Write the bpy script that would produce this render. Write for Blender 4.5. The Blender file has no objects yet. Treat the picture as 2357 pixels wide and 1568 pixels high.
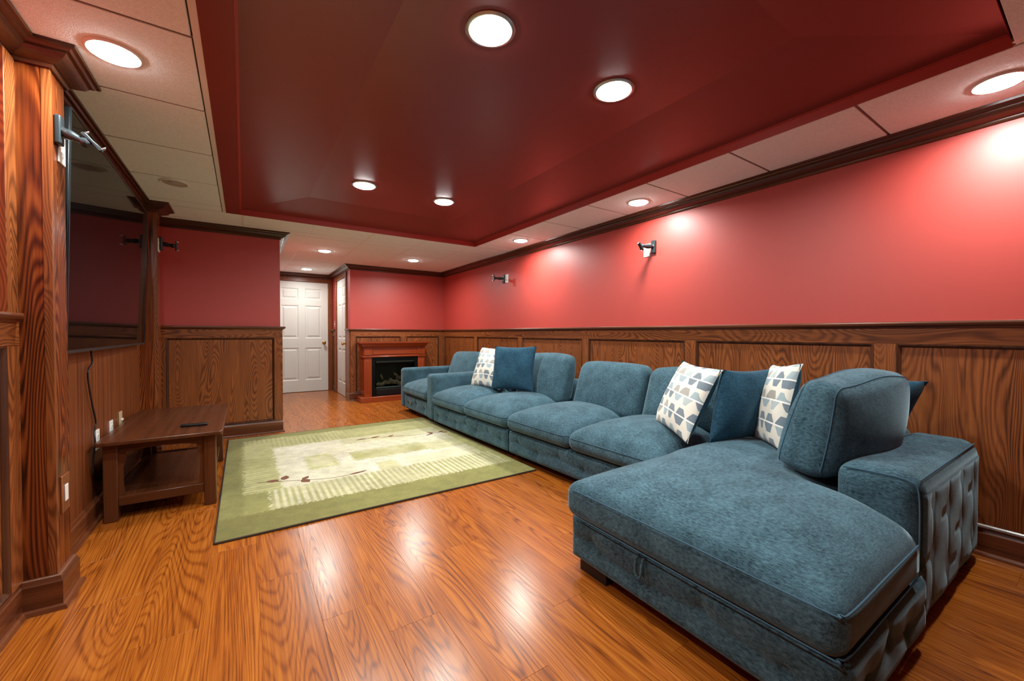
import bpy, math, random
from mathutils import Vector, Matrix
random.seed(7)
SC = bpy.context.scene
COL = SC.collection
PI = math.pi

# ------------------------------------------------------------------ camera
H = 1.08                                     # eye height
YAW, PITCH, ROLL, FPX = math.radians(33.607), math.radians(-0.9615), math.radians(0.15), 930.14
cam = bpy.data.cameras.new('camera'); cam_o = bpy.data.objects.new('camera', cam); COL.objects.link(cam_o)
cam.sensor_fit = 'HORIZONTAL'; cam.sensor_width = 36.0; cam.lens = 36.0 * FPX / 2357.0
cam.clip_start = 0.02; cam.clip_end = 60
_F = Vector((math.sin(YAW) * math.cos(PITCH), math.cos(YAW) * math.cos(PITCH), math.sin(PITCH)))
_R = Vector((math.cos(YAW), -math.sin(YAW), 0)); _U = _R.cross(_F)
_R2 = _R * math.cos(ROLL) + _U * math.sin(ROLL); _U2 = _U * math.cos(ROLL) - _R * math.sin(ROLL)
m = Matrix.Identity(4)
for i in range(3):
    m[i][0] = _R2[i]; m[i][1] = _U2[i]; m[i][2] = -_F[i]
m.translation = (0, 0, H)
cam_o.matrix_world = m
SC.camera = cam_o

# ------------------------------------------------------------------ world and exposure
w = bpy.data.worlds.new('world'); SC.world = w; w.use_nodes = True
w.node_tree.nodes['Background'].inputs['Color'].default_value = (0, 0, 0, 1)
vs = SC.view_settings
vs.view_transform = 'Standard'; vs.look = 'None'; vs.gamma = 1.0; vs.use_curve_mapping = False
vs.exposure = 0.0
LAMP_W = 15.5                                # power of one recessed lamp
LAMP_COL = (0.95, 1.0, 0.95)

# ------------------------------------------------------------------ node helper
def srgb(r, g, b):
    f = lambda c: (c / 255 / 12.92) if c <= 10 else ((c / 255 + 0.055) / 1.055) ** 2.4
    return (f(r), f(g), f(b), 1)

class G:
    def __init__(s, name):
        s.mat = bpy.data.materials.new(name); s.mat.use_nodes = True
        s.nt = s.mat.node_tree; s.bsdf = s.nt.nodes['Principled BSDF']
    def put(s, sock, v):
        if isinstance(v, bpy.types.NodeSocket): s.nt.links.new(v, sock)
        elif isinstance(v, (tuple, list)) and len(v) == 3 and sock.type == 'RGBA': sock.default_value = (*v, 1)
        else: sock.default_value = v
    def n(s, typ, out=0, props=None, **ins):
        nd = s.nt.nodes.new('ShaderNode' + typ)
        for k, v in (props or {}).items(): setattr(nd, k, v)
        for k, v in ins.items(): s.put(nd.inputs[k.replace('_', ' ')] if k.replace('_', ' ') in nd.inputs else nd.inputs[int(k[1:])], v)
        return nd.outputs[out]
    def math(s, op, a, b=0.0, c=0.0):
        nd = s.nt.nodes.new('ShaderNodeMath'); nd.operation = op
        for i, v in enumerate((a, b, c)): s.put(nd.inputs[i], v)
        return nd.outputs[0]
    def vmath(s, op, a, b=(0, 0, 0)):
        nd = s.nt.nodes.new('ShaderNodeVectorMath'); nd.operation = op
        s.put(nd.inputs[0], a); s.put(nd.inputs[1], b); return nd.outputs[0]
    def mix(s, f, a, b, blend='MIX'):
        nd = s.nt.nodes.new('ShaderNodeMix'); nd.data_type = 'RGBA'; nd.blend_type = blend
        s.put(nd.inputs[0], f); s.put(nd.inputs[6], a); s.put(nd.inputs[7], b); return nd.outputs[2]
    def ramp(s, f, stops, interp='LINEAR'):
        nd = s.nt.nodes.new('ShaderNodeValToRGB'); cr = nd.color_ramp; cr.interpolation = interp
        while len(cr.elements) < len(stops): cr.elements.new(0.5)
        for e, (p, c) in zip(cr.elements, stops): e.position = p; e.color = c if len(c) == 4 else (*c, 1)
        s.put(nd.inputs[0], f); return nd.outputs[0]
    def set(s, **ins):
        for k, v in ins.items(): s.put(s.bsdf.inputs[k.replace('_', ' ')], v)
        return s
    def bump(s, height, strength=0.2, dist=0.002):
        o = s.n('Bump', Height=height, Strength=strength, Distance=dist); s.put(s.bsdf.inputs['Normal'], o)

def plain(name, col, rough=0.5, metal=0.0, **kw):
    g = G(name); g.set(Base_Color=col, Roughness=rough, Metallic=metal, **kw); return g.mat

# ------------------------------------------------------------------ materials
def wood(name, axis, dark, mid, light, across=3.0, along=0.6, K=110.0, fine=110.0, rough=0.35, coat=0.0, bump=0.15, tone=0.25, finew=0.5, spread=0.5, blotch=0.35, sharp=2.2):
    """grain lines are the contours of a smooth field stretched along the board, over fine pores"""
    g = G(name)
    co = g.n('TexCoord', out=3)
    rnd = g.n('ObjectInfo', out=5)
    off = g.n('CombineXYZ', X=g.math('MULTIPLY', rnd, 37.3), Y=g.math('MULTIPLY', rnd, 91.7), Z=g.math('MULTIPLY', rnd, 53.1))
    co = g.vmath('ADD', co, off)
    def sc(a, l): return tuple(l if 'xyz'[i] == axis else a for i in range(3))
    n1 = g.n('TexNoise', Vector=g.vmath('MULTIPLY', co, sc(across, along)), Scale=1.0, Detail=0.6, Roughness=0.4, Distortion=0.25)
    nw = g.n('TexNoise', Vector=g.vmath('MULTIPLY', co, sc(across * 9, along * 9)), Scale=1.0, Detail=1.0)
    ph = g.math('ADD', g.math('MULTIPLY', n1, K), g.math('MULTIPLY', nw, 2.2))
    rings = g.math('MULTIPLY_ADD', g.math('SINE', ph), 0.5, 0.5)
    rings = g.math('POWER', rings, sharp)
    nf = g.n('TexNoise', Vector=g.vmath('MULTIPLY', co, sc(fine, fine * 0.022)), Scale=1.0, Detail=3.0, Roughness=0.6)
    nb = g.n('TexNoise', Vector=g.vmath('MULTIPLY', co, sc(across * 2.3, along * 0.9)), Scale=1.0, Detail=3.0)
    nv = g.n('TexNoise', Vector=g.vmath('MULTIPLY', co, sc(across * 1.3, along * 0.8)), Scale=1.0, Detail=1.0)
    t = g.math('ADD', g.math('MULTIPLY', g.math('MULTIPLY', rings, g.math('MULTIPLY_ADD', nv, 1.6, 0.2)), spread), g.math('MULTIPLY', g.math('SUBTRACT', nb, 0.5), blotch))
    t = g.math('ADD', t, g.math('MULTIPLY', g.math('SUBTRACT', nf, 0.5), finew * 1.6))
    t = g.math('ADD', t, 0.26)
    c = g.ramp(t, [(0.0, light), (0.42, mid), (1.0, dark)])
    tn = g.math('MULTIPLY_ADD', g.math('SUBTRACT', rnd, 0.5), tone, 1.0)
    c = g.mix(1.0, c, g.n('CombineColor', Red=tn, Green=tn, Blue=tn), 'MULTIPLY')
    g.set(Base_Color=c, Roughness=g.math('MULTIPLY_ADD', nf, 0.12, rough - 0.06), Coat_Weight=coat, Coat_Roughness=0.12)
    g.bump(g.math('ADD', nf, g.math('MULTIPLY', rings, 0.4)), bump, 0.001)
    return g.mat

OD, OM, OL = srgb(54, 24, 11), srgb(126, 68, 32), srgb(162, 94, 48)
OAK = {a: wood('oak_' + a, a, OD, OM, OL, across=6.5, along=1.3, K=210, fine=140, rough=0.34, tone=0.14, spread=0.42, sharp=1.6) for a in 'xyz'}
OAK_BOLD = wood('oak_bold', 'z', srgb(44, 15, 8), srgb(112, 50, 20), srgb(158, 84, 36), across=6.0, along=0.6, K=260, fine=140, rough=0.25, tone=0.05, spread=0.55, finew=0.55, sharp=1.5, blotch=0.15)
OAK_STR = wood('oak_straight', 'z', srgb(70, 32, 15), srgb(116, 60, 28), srgb(142, 78, 38), across=16, along=0.2, K=40, fine=150, rough=0.36, tone=0.1, spread=0.35, finew=0.7)
TRIM = {a: wood('trim_wood_' + a, a, srgb(34, 17, 10), srgb(70, 38, 23), srgb(98, 58, 36), across=12, along=0.3, K=20, fine=140, rough=0.28, tone=0.08, spread=0.3) for a in 'xyz'}
BASEW = {a: wood('base_wood_' + a, a, srgb(48, 22, 12), srgb(96, 50, 28), srgb(126, 72, 42), across=12, along=0.3, K=20, fine=140, rough=0.28, tone=0.08, spread=0.3) for a in 'xyz'}
FLOORW = wood('floor_laminate', 'y', srgb(64, 26, 8), srgb(148, 77, 23), srgb(180, 106, 37), across=6.0, along=0.45, K=250, fine=170, rough=0.25, tone=0.10, bump=0.04, spread=0.30, finew=0.9, blotch=0.6, sharp=3.0)
TABLEW = {a: wood('table_wood_' + a, a, srgb(38, 17, 10), srgb(76, 39, 20), srgb(98, 53, 29), across=8, along=0.3, K=30, fine=160, rough=0.26, tone=0.05, spread=0.2) for a in 'xyz'}
CHERRY = {a: wood('cherry_' + a, a, srgb(86, 30, 12), srgb(136, 56, 25), srgb(156, 70, 34), across=8, along=0.3, K=30, fine=130, rough=0.25, tone=0.05, spread=0.2) for a in 'xyz'}

def paint(name, col, rough, spec=0.5, bump=0.06):
    g = G(name)
    co = g.n('TexCoord', out=3)
    nz = g.n('TexNoise', Vector=co, Scale=160.0, Detail=3.0)
    nl = g.n('TexNoise', Vector=co, Scale=1.3, Detail=2.0)
    g.set(Base_Color=g.mix(nl, col, tuple(min(1, c * 1.12) for c in col[:3])), Roughness=rough, Specular_IOR_Level=spec)
    g.bump(nz, bump, 0.001)
    return g.mat
RED = paint('red_wall_paint', (0.42, 0.039, 0.028, 1), 0.50, spec=0.8)
RED_SHADED = paint('red_wall_paint_shaded', (0.20, 0.030, 0.025, 1), 0.33, bump=0.04)  # the wall red darkened: the tray's shade is put into its colour

def tile_mat():
    g = G('mineral_ceiling_tile')
    co = g.n('TexCoord', out=3)
    n1 = g.n('TexNoise', Vector=co, Scale=150.0, Detail=4.0, Roughness=0.7)
    n2 = g.n('TexVoronoi', Vector=co, Scale=210.0)
    c = g.ramp(n1, [(0.3, srgb(222, 228, 226)), (0.62, srgb(242, 249, 247))])
    g.set(Base_Color=c, Roughness=0.9, Specular_IOR_Level=0.2)
    g.bump(g.math('ADD', n1, g.math('MULTIPLY', n2, 0.5)), 0.5, 0.003)
    return g.mat
TILE = tile_mat()
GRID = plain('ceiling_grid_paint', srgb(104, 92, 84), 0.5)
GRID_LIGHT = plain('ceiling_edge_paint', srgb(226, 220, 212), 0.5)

def fabric(name, dark, light, sheen=0.5, scale=1.0):
    g = G(name)
    co = g.n('TexCoord', out=3)
    s1 = g.n('TexNoise', Vector=g.vmath('MULTIPLY', co, (60 * scale, 60 * scale, 420 * scale)), Scale=1.0, Detail=3.0, Roughness=0.65)
    s2 = g.n('TexNoise', Vector=g.vmath('MULTIPLY', co, (420 * scale, 70 * scale, 90 * scale)), Scale=1.0, Detail=2.0)
    s3 = g.n('TexNoise', Vector=co, Scale=520.0 * scale, Detail=2.0)
    big = g.n('TexNoise', Vector=co, Scale=9.0, Detail=4.0)
    t = g.math('ADD', g.math('MULTIPLY', s1, 0.45), g.math('MULTIPLY', s2, 0.35))
    t = g.math('ADD', t, g.math('MULTIPLY', s3, 0.35))
    t = g.math('ADD', t, g.math('MULTIPLY', g.math('SUBTRACT', big, 0.5), 0.25))
    c = g.ramp(t, [(0.40, dark), (0.78, light)])
    g.set(Base_Color=c, Roughness=0.9, Specular_IOR_Level=0.15, Sheen_Weight=sheen, Sheen_Roughness=0.35, Sheen_Tint=(0.55, 0.75, 0.85, 1))
    g.bump(t, 0.35, 0.002)
    return g.mat
BLUE = fabric('blue_chenille', srgb(13, 30, 40), srgb(90, 126, 141))
BLUE_D = fabric('deep_blue_weave', srgb(10, 32, 48), srgb(56, 100, 124), 0.35)
SEAM = plain('seam_piping', srgb(54, 88, 108), 0.9)
BLACKFOOT = plain('dark_foot', srgb(24, 16, 14), 0.5)

def print_mat():
    """cream cotton printed with rows of small trapezoids that hang from and stand on thin white lines"""
    g = G('trapezoid_print_cotton')
    uv = g.n('TexCoord', out=2)
    sp = g.nt.nodes.new('ShaderNodeSeparateXYZ'); g.put(sp.inputs[0], uv)
    u, v = sp.outputs[0], sp.outputs[1]
    v = g.math('ADD', v, g.math('MULTIPLY', u, 0.02))
    rows = g.math('MULTIPLY', v, 7.4)
    ri = g.math('FLOOR', rows); fv = g.math('SUBTRACT', rows, ri)
    odd = g.math('MODULO', ri, 2.0)
    fv2 = g.math('ABSOLUTE', g.math('SUBTRACT', odd, fv))      # mirrored in every second row
    cu = g.math('ADD', g.math('MULTIPLY', u, 4.7), g.math('MULTIPLY', g.math('SINE', g.math('MULTIPLY', ri, 12.9)), 3.7))
    wob = g.n('TexNoise', Vector=g.n('CombineXYZ', X=g.math('MULTIPLY', cu, 0.8), Y=g.math('MULTIPLY', ri, 3.1)), Scale=1.0)
    cu = g.math('ADD', cu, g.math('MULTIPLY', wob, 0.9))
    ci = g.math('FLOOR', cu); fu = g.math('SUBTRACT', cu, ci)
    cell = g.n('CombineXYZ', X=ci, Y=ri)
    wn = g.nt.nodes.new('ShaderNodeTexWhiteNoise'); g.put(wn.inputs[0], cell)
    rv = wn.outputs[0]
    top = g.math('MULTIPLY_ADD', rv, 0.14, 0.74)               # how far the shape reaches from its line
    half = g.math('SUBTRACT', 0.46, g.math('MULTIPLY', fv2, 0.34))
    inside = g.math('LESS_THAN', g.math('ABSOLUTE', g.math('SUBTRACT', fu, 0.5)), half)
    inside = g.math('MULTIPLY', inside, g.math('LESS_THAN', fv2, top))
    inside = g.math('MULTIPLY', inside, g.math('GREATER_THAN', fv2, 0.07))
    cc = g.ramp(rv, [(0.0, srgb(58, 92, 116)), (0.25, srgb(134, 160, 172)), (0.45, srgb(150, 146, 138)), (0.62, srgb(44, 84, 112)), (0.78, srgb(160, 176, 180)), (0.9, srgb(138, 132, 124))], 'CONSTANT')
    fl = g.n('TexNoise', Vector=g.n('TexCoord', out=3), Scale=380.0, Detail=2.0)
    cc = g.mix(g.math('MULTIPLY', fl, 0.45), cc, srgb(222, 222, 214))
    line = g.math('LESS_THAN', fv2, 0.07)
    ground = g.mix(line, srgb(226, 222, 210), srgb(246, 244, 238))
    c = g.mix(inside, ground, cc)
    g.set(Base_Color=c, Roughness=0.85, Specular_IOR_Level=0.2, Sheen_Weight=0.15)
    g.bump(fl, 0.25, 0.001)
    return g.mat
PRINT = print_mat()

def rug_mat():
    g = G('woven_rug_pile')
    a = g.n('VertexColor', props={'layer_name': 'weave'})
    co = g.n('TexCoord', out=3)
    n1 = g.n('TexNoise', Vector=co, Scale=170.0, Detail=4.0, Roughness=0.7)
    n2 = g.n('TexNoise', Vector=co, Scale=16.0, Detail=4.0)
    k = g.math('ADD', g.math('MULTIPLY_ADD', g.math('SUBTRACT', n1, 0.5), 0.55, 1.0), g.math('MULTIPLY', g.math('SUBTRACT', n2, 0.5), 0.5))
    c = g.mix(1.0, a, g.n('CombineColor', Red=k, Green=k, Blue=k), 'MULTIPLY')
    g.set(Base_Color=c, Roughness=0.95, Specular_IOR_Level=0.1, Sheen_Weight=0.2)
    g.bump(n1, 0.6, 0.004)
    return g.mat
RUG = rug_mat()
RUG_EDGE = plain('rug_binding', srgb(58, 44, 34), 0.9)
RUG_BROWN = plain('rug_brown_yarn', srgb(112, 72, 54), 0.95)
DOORW = plain('white_door_paint', srgb(214, 216, 210), 0.42)
WHITE_PL = plain('white_plastic', srgb(236, 234, 228), 0.4)
BRASS = plain('brass', srgb(196, 150, 80), 0.22, 1.0)
BLACK_PL = plain('black_plastic', srgb(16, 17, 19), 0.35)
GREY_MT = plain('grey_painted_metal', srgb(44, 52, 56), 0.3, 0.3)
CHROME = plain('zinc_plated_steel', srgb(190, 190, 188), 0.22, 1.0)
SCREEN = plain('tv_screen_glass', srgb(7, 6, 8), 0.06, 0.0, Specular_IOR_Level=0.1)
DARKMETAL = plain('firebox_black_metal', srgb(14, 16, 15), 0.3, 0.4)
HOODMETAL = plain('firebox_hood', srgb(66, 82, 78), 0.35, 0.5)
FIREGLASS_BACK = plain('firebox_back', srgb(22, 24, 16), 0.7)
def glass_mat():
    g = G('firebox_glass')
    g.set(Base_Color=(0.6, 0.65, 0.6, 1), Roughness=0.02, Transmission_Weight=1.0, IOR=1.1)
    return g.mat
GLASS = glass_mat()
def log_mat():
    g = G('fire_log_bark')
    co = g.n('TexCoord', out=3)
    n1 = g.n('TexNoise', Vector=co, Scale=28.0, Detail=5.0, Roughness=0.7)
    g.set(Base_Color=g.ramp(n1, [(0.3, srgb(42, 36, 26)), (0.6, srgb(146, 136, 112))]), Roughness=0.9)
    g.bump(n1, 0.8, 0.01); return g.mat
LOG = log_mat()
LIGHTTRIM = plain('lamp_trim_white', srgb(226, 224, 218), 0.4)
LIGHTTRIM_S = plain('lamp_trim_satin', srgb(170, 172, 170), 0.3, 0.6)
LAMPOFF = plain('unlit_lamp_lens', srgb(176, 168, 158), 0.6)
def emis():
    g = G('lamp_lens_lit')
    g.set(Base_Color=(0.9, 0.9, 0.9, 1), Emission_Color=(1.0, 0.98, 0.95, 1), Emission_Strength=55.0); return g.mat
LENS = emis()

# ------------------------------------------------------------------ mesh helper
class MB:
    def __init__(s): s.v = []; s.f = []; s.uv = None
    def add(s, vs_, fs):
        o = len(s.v); s.v += [tuple(p) for p in vs_]; s.f += [tuple(i + o for i in f) for f in fs]; return s
    def box(s, x0, x1, y0, y1, z0, z1):
        x0, x1 = min(x0, x1), max(x0, x1); y0, y1 = min(y0, y1), max(y0, y1); z0, z1 = min(z0, z1), max(z0, z1)
        return s.add([(x0, y0, z0), (x1, y0, z0), (x1, y1, z0), (x0, y1, z0), (x0, y0, z1), (x1, y0, z1), (x1, y1, z1), (x0, y1, z1)],
                     [(0, 3, 2, 1), (4, 5, 6, 7), (0, 1, 5, 4), (1, 2, 6, 5), (2, 3, 7, 6), (3, 0, 4, 7)])
    def loft(s, rings, cap=True, closed=True):
        n = len(rings[0]); o = len(s.v)
        for r in rings: s.v += [tuple(p) for p in r]
        for i in range(len(rings) - 1):
            for j in range(n if closed else n - 1):
                k = (j + 1) % n
                s.f.append((o + i * n + j, o + i * n + k, o + (i + 1) * n + k, o + (i + 1) * n + j))
        if cap:
            s.f.append(tuple(o + j for j in reversed(range(n)))); e = o + (len(rings) - 1) * n
            s.f.append(tuple(e + j for j in range(n)))
        return s
    def lathe(s, prof, c=(0, 0, 0), n=24, axis='z', cap=True):
        rings = []
        for r, h in prof:
            ring = []
            for k in range(n):
                a = 2 * PI * k / n; p = (r * math.cos(a), r * math.sin(a), h)
                if axis == 'x': p = (h, p[0], p[1])
                if axis == 'y': p = (p[1], h, p[0])
                ring.append((c[0] + p[0], c[1] + p[1], c[2] + p[2]))
            rings.append(ring)
        return s.loft(rings, cap)
    def tube(s, pts, r, n=8):
        pts = [Vector(p) for p in pts]; rings = []; prev = None
        for i, p in enumerate(pts):
            t = (pts[min(i + 1, len(pts) - 1)] - pts[max(i - 1, 0)]).normalized()
            ref = prev if prev is not None else (Vector((0, 0, 1)) if abs(t.z) < 0.9 else Vector((1, 0, 0)))
            a = (ref - t * ref.dot(t)).normalized(); b = t.cross(a); prev = a
            rr = r[i] if isinstance(r, (list, tuple)) else r
            rings.append([p + a * rr * math.cos(2 * PI * k / n) + b * rr * math.sin(2 * PI * k / n) for k in range(n)])
        return s.loft(rings)
    def xf(s, fn): s.v = [tuple(fn(*p)) for p in s.v]; return s
    def build(s, name, mat, parent=None, smooth=False, bevel=0.0, seg=2, angle=35):
        me = bpy.data.meshes.new(name); me.from_pydata(s.v, [], s.f); me.materials.append(mat)
        import bmesh
        bm = bmesh.new(); bm.from_mesh(me); bmesh.ops.recalc_face_normals(bm, faces=bm.faces); bm.to_mesh(me); bm.free()
        if smooth:
            for p in me.polygons: p.use_smooth = True
            me.set_sharp_from_angle(angle=math.radians(angle))
        o = bpy.data.objects.new(name, me); COL.objects.link(o)
        if bevel:
            b = o.modifiers.new('bevel', 'BEVEL'); b.width = bevel; b.segments = seg; b.limit_method = 'ANGLE'; b.angle_limit = math.radians(40)
            for p in me.polygons: p.use_smooth = True
            me.set_sharp_from_angle(angle=math.radians(30))
        if parent: o.parent = parent
        return o

def smooth_path(pts, k=6):
    out = []; P = [Vector(p) for p in pts]
    for i in range(len(P) - 1):
        p0, p1, p2, p3 = P[max(i - 1, 0)], P[i], P[i + 1], P[min(i + 2, len(P) - 1)]
        for j in range(k):
            t = j / k
            out.append(0.5 * ((2 * p1) + (p2 - p0) * t + (2 * p0 - 5 * p1 + 4 * p2 - p3) * t * t + (3 * p1 - p0 - 3 * p2 + p3) * t ** 3))
    out.append(P[-1]); return out

def tag(o, label=None, cat=None, group=None, kind=None):
    if label: o['label'] = label
    if cat: o['category'] = cat
    if group: o['group'] = group
    if kind: o['kind'] = kind
    return o
def thing(name, label, cat, loc=(0, 0, 0), rz=0.0, group=None):
    o = bpy.data.objects.new(name, None); COL.objects.link(o); o.location = loc; o.rotation_euler = (0, 0, rz); o.empty_display_size = 0.1
    return tag(o, label, cat, group)
def struct(o, label=None): o['kind'] = 'structure'; (label and o.__setitem__('label', label)); return o

def rbox(x0, x1, y0, y1, z0, z1, r, k=4, m=8, fn=None):
    """rounded box with evenly cut faces; fn bends it"""
    hx, hy, hz = (x1 - x0) / 2, (y1 - y0) / 2, (z1 - z0) / 2; c = ((x0 + x1) / 2, (y0 + y1) / 2, (z0 + z1) / 2)
    r = min(r, hx, hy, hz)
    def samples(h, mm):
        i = h - r; out = [-(i + r * math.tan(PI / 4 * j / k)) for j in range(k, 0, -1)]
        mm = max(1, min(mm, int(2 * i / 0.03) + 1)) if i > 1e-6 else 1
        out += [-i + 2 * i * j / mm for j in range(mm + 1)] if i > 1e-6 else [0.0]
        return out + [i + r * math.tan(PI / 4 * j / k) for j in range(1, k + 1)]
    S = [samples(hx, m), samples(hy, m), samples(hz, m)]; hs = (hx, hy, hz)
    idx = {}; V = []; F = []
    def vid(p):
        key = tuple(round(q, 5) for q in p)
        if key in idx: return idx[key]
        inn = [max(-(h - r), min(h - r, q)) for q, h in zip(p, hs)]
        d = Vector([q - i for q, i in zip(p, inn)])
        if d.length > 1e-9: d = d.normalized() * r
        q = (c[0] + inn[0] + d[0], c[1] + inn[1] + d[1], c[2] + inn[2] + d[2])
        idx[key] = len(V); V.append(fn(*q) if fn else q); return idx[key]
    for ax in range(3):
        a, b = (ax + 1) % 3, (ax + 2) % 3
        for sgn in (-1, 1):
            for i in range(len(S[a]) - 1):
                for j in range(len(S[b]) - 1):
                    q = []
                    for (di, dj) in ((0, 0), (1, 0), (1, 1), (0, 1)):
                        p = [0, 0, 0]; p[ax] = sgn * hs[ax]; p[a] = S[a][i + di]; p[b] = S[b][j + dj]; q.append(vid(p))
                    F.append(tuple(q if sgn > 0 else q[::-1]))
    mb = MB(); mb.v = V; mb.f = F; return mb

# ------------------------------------------------------------------ room outline (interior on the left hand)
XR, XL, YB, YE, YN, ZC = 3.03, -0.725, 6.80, 8.29, -2.20, 2.17
XH, XP, YP = 1.42, 0.336, 5.09                     # hall side wall, partition end, partition face
P1Y0, P1Y1, P1X = 2.30, 2.455, -0.617              # near post
P2Y0, P2Y1, P2X = 4.51, 4.67, -0.605               # far post
PATH = [(XR, YN), (XR, YB), (XH, YB), (XH, YE), (XP, YE), (XP, YP), (XL, YP), (XL, P2Y1), (P2X, P2Y1), (P2X, P2Y0),
        (XL, P2Y0), (XL, P1Y1), (P1X, P1Y1), (P1X, P1Y0), (XL, P1Y0), (XL, YN)]
NP = len(PATH)
def _nrm(a, b):
    d = Vector((b[0] - a[0], b[1] - a[1])).normalized(); return Vector((-d.y, d.x))
def miter(i):
    p, c, n = PATH[i - 1], PATH[i], PATH[(i + 1) % NP]
    n1, n2 = _nrm(p, c), _nrm(c, n); return (n1 + n2) / (1 + n1.dot(n2))
def sweep(i, prof, s0=None, s1=None):
    """profile (offset into the room, height) run along wall i; ends mitred unless cut at s0 / s1 metres"""
    a, b = Vector(PATH[i]), Vector(PATH[(i + 1) % NP]); d = (b - a).normalized(); nn = _nrm(a, b)
    ma, mbb = miter(i), miter((i + 1) % NP)
    A = (a, ma) if s0 is None else (a + d * s0, nn); B = (b, mbb) if s1 is None else (a + d * s1, nn)
    return MB().loft([[(P.x + M.x * o, P.y + M.y * o, z) for o, z in prof] for P, M in (A, B)])
def seg(i):
    a, b = Vector(PATH[i]), Vector(PATH[(i + 1) % NP]); return a, (b - a).normalized(), _nrm(a, b), (b - a).length
def lbox(i, s0, s1, o0, o1, z0, z1):
    a, d, n, L = seg(i); mb = MB().box(s0, s1, o0, o1, z0, z1)
    return mb.xf(lambda s, o, z: (a.x + d.x * s + n.x * o, a.y + d.y * s + n.y * o, z))
AX = lambda i: 'x' if abs(seg(i)[1].x) > 0.5 else 'y'

# ------------------------------------------------------------------ floor: laminate planks
floor = struct(MB().box(XL - 0.1, XR + 0.1, YN - 0.1, YE + 0.1, -0.12, -0.008).build('floor', plain('subfloor', srgb(60, 34, 18), 0.8)))
PW, PL = 0.193, 1.215
plank_mesh = {}
def plank(x0, x1, y0, y1):
    key = (round(x1 - x0, 3), round(y1 - y0, 3))
    if key not in plank_mesh:
        g_ = 0.0002; hx, hy = key[0] / 2 - g_, key[1] / 2 - g_
        o = MB().box(-hx, hx, -hy, hy, -0.008, 0).build('plank', FLOORW, floor, bevel=0.0005, seg=1); plank_mesh[key] = o
    else:
        o = plank_mesh[key].copy(); COL.objects.link(o)
    o.location = ((x0 + x1) / 2, (y0 + y1) / 2, 0); o.parent = floor
x = XL; row = 0
while x < XR - 0.01:
    x1 = min(x + PW, XR); y = YN - [0.0, 0.43, 0.81, 0.22, 0.62, 1.02][row % 6]
    while y < YE:
        ya, yb = max(y, YN), min(y + PL, YE); y += PL
        if yb - ya < 0.05: continue
        if x1 <= XP and ya >= YP: continue
        if x >= XH + 0.02 and ya >= YB: continue
        if yb < -0.9: continue
        plank(x, x1, ya, yb)
    x = x1; row += 1

# ------------------------------------------------------------------ walls with wainscot
CROWN = [(0, 2.096), (0.010, 2.096), (0.014, 2.104), (0.014, 2.110), (0.026, 2.114), (0.052, 2.128), (0.062, 2.141), (0.062, 2.147),
         (0.074, 2.149), (0.080, 2.157), (0.092, 2.159), (0.094, 2.1695), (0, 2.1695)]
BASEP = [(0, 0), (0.036, 0), (0.036, 0.006), (0.031, 0.016), (0.021, 0.020), (0.021, 0.108), (0.016, 0.116), (0.013, 0.128), (0.008, 0.132), (0, 0.132)]
CAPP = [(0, 1.116), (0.026, 1.116), (0.030, 1.124), (0.044, 1.130), (0.048, 1.137), (0.048, 1.146), (0.045, 1.151), (0, 1.152)]
NAMES = {0: 'wall_right', 1: 'wall_far', 2: 'wall_hall_right', 3: 'wall_hall_end', 4: 'wall_hall_left', 5: 'wall_partition', 6: 'wall_left_corner',
         10: 'wall_left_screen', 14: 'wall_left', 15: 'wall_near'}
T = 0.10
WALL = {}
def slab(name, *b):
    o = struct(MB().box(*b).build(name, RED)); return o
WALL[0] = slab('wall_right', XR, XR + T, YN - T, YB + T, -0.1, 2.4)
WALL[1] = slab('wall_far', XH, XR, YB, YB + T, -0.1, 2.4)
# hall walls are cut for the doors
D1X0, D1X1, DZ = 0.445, 1.335, 2.022
D2Y0, D2Y1 = 7.085, 7.90
def multi(name, boxes):
    mb = MB()
    for b in boxes: mb.box(*b)
    return struct(mb.build(name, RED))
WALL[2] = multi('wall_hall_right', [(XH, XH + T, YB + T, D2Y0, -0.1, 2.4), (XH, XH + T, D2Y1, YE + T, -0.1, 2.4), (XH, XH + T, D2Y0, D2Y1, DZ + 0.01, 2.4)])
WALL[3] = multi('wall_hall_end', [(XP, D1X0, YE, YE + T, -0.1, 2.4), (D1X1, XH, YE, YE + T, -0.1, 2.4), (D1X0, D1X1, YE, YE + T, DZ, 2.4)])
WALL[4] = slab('wall_hall_left', XP - T, XP, YP + T, YE + T, -0.1, 2.4)
WALL[5] = slab('wall_partition', XL - T, XP, YP, YP + T, -0.1, 2.4)
WALL[14] = slab('wall_left', XL - T, XL, YN - T, YP, -0.1, 2.4)
WALL[15] = slab('wall_near', XL, XR, YN - T, YN, -0.1, 2.4)
WALL[6] = WALL[10] = WALL[14]

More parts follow.
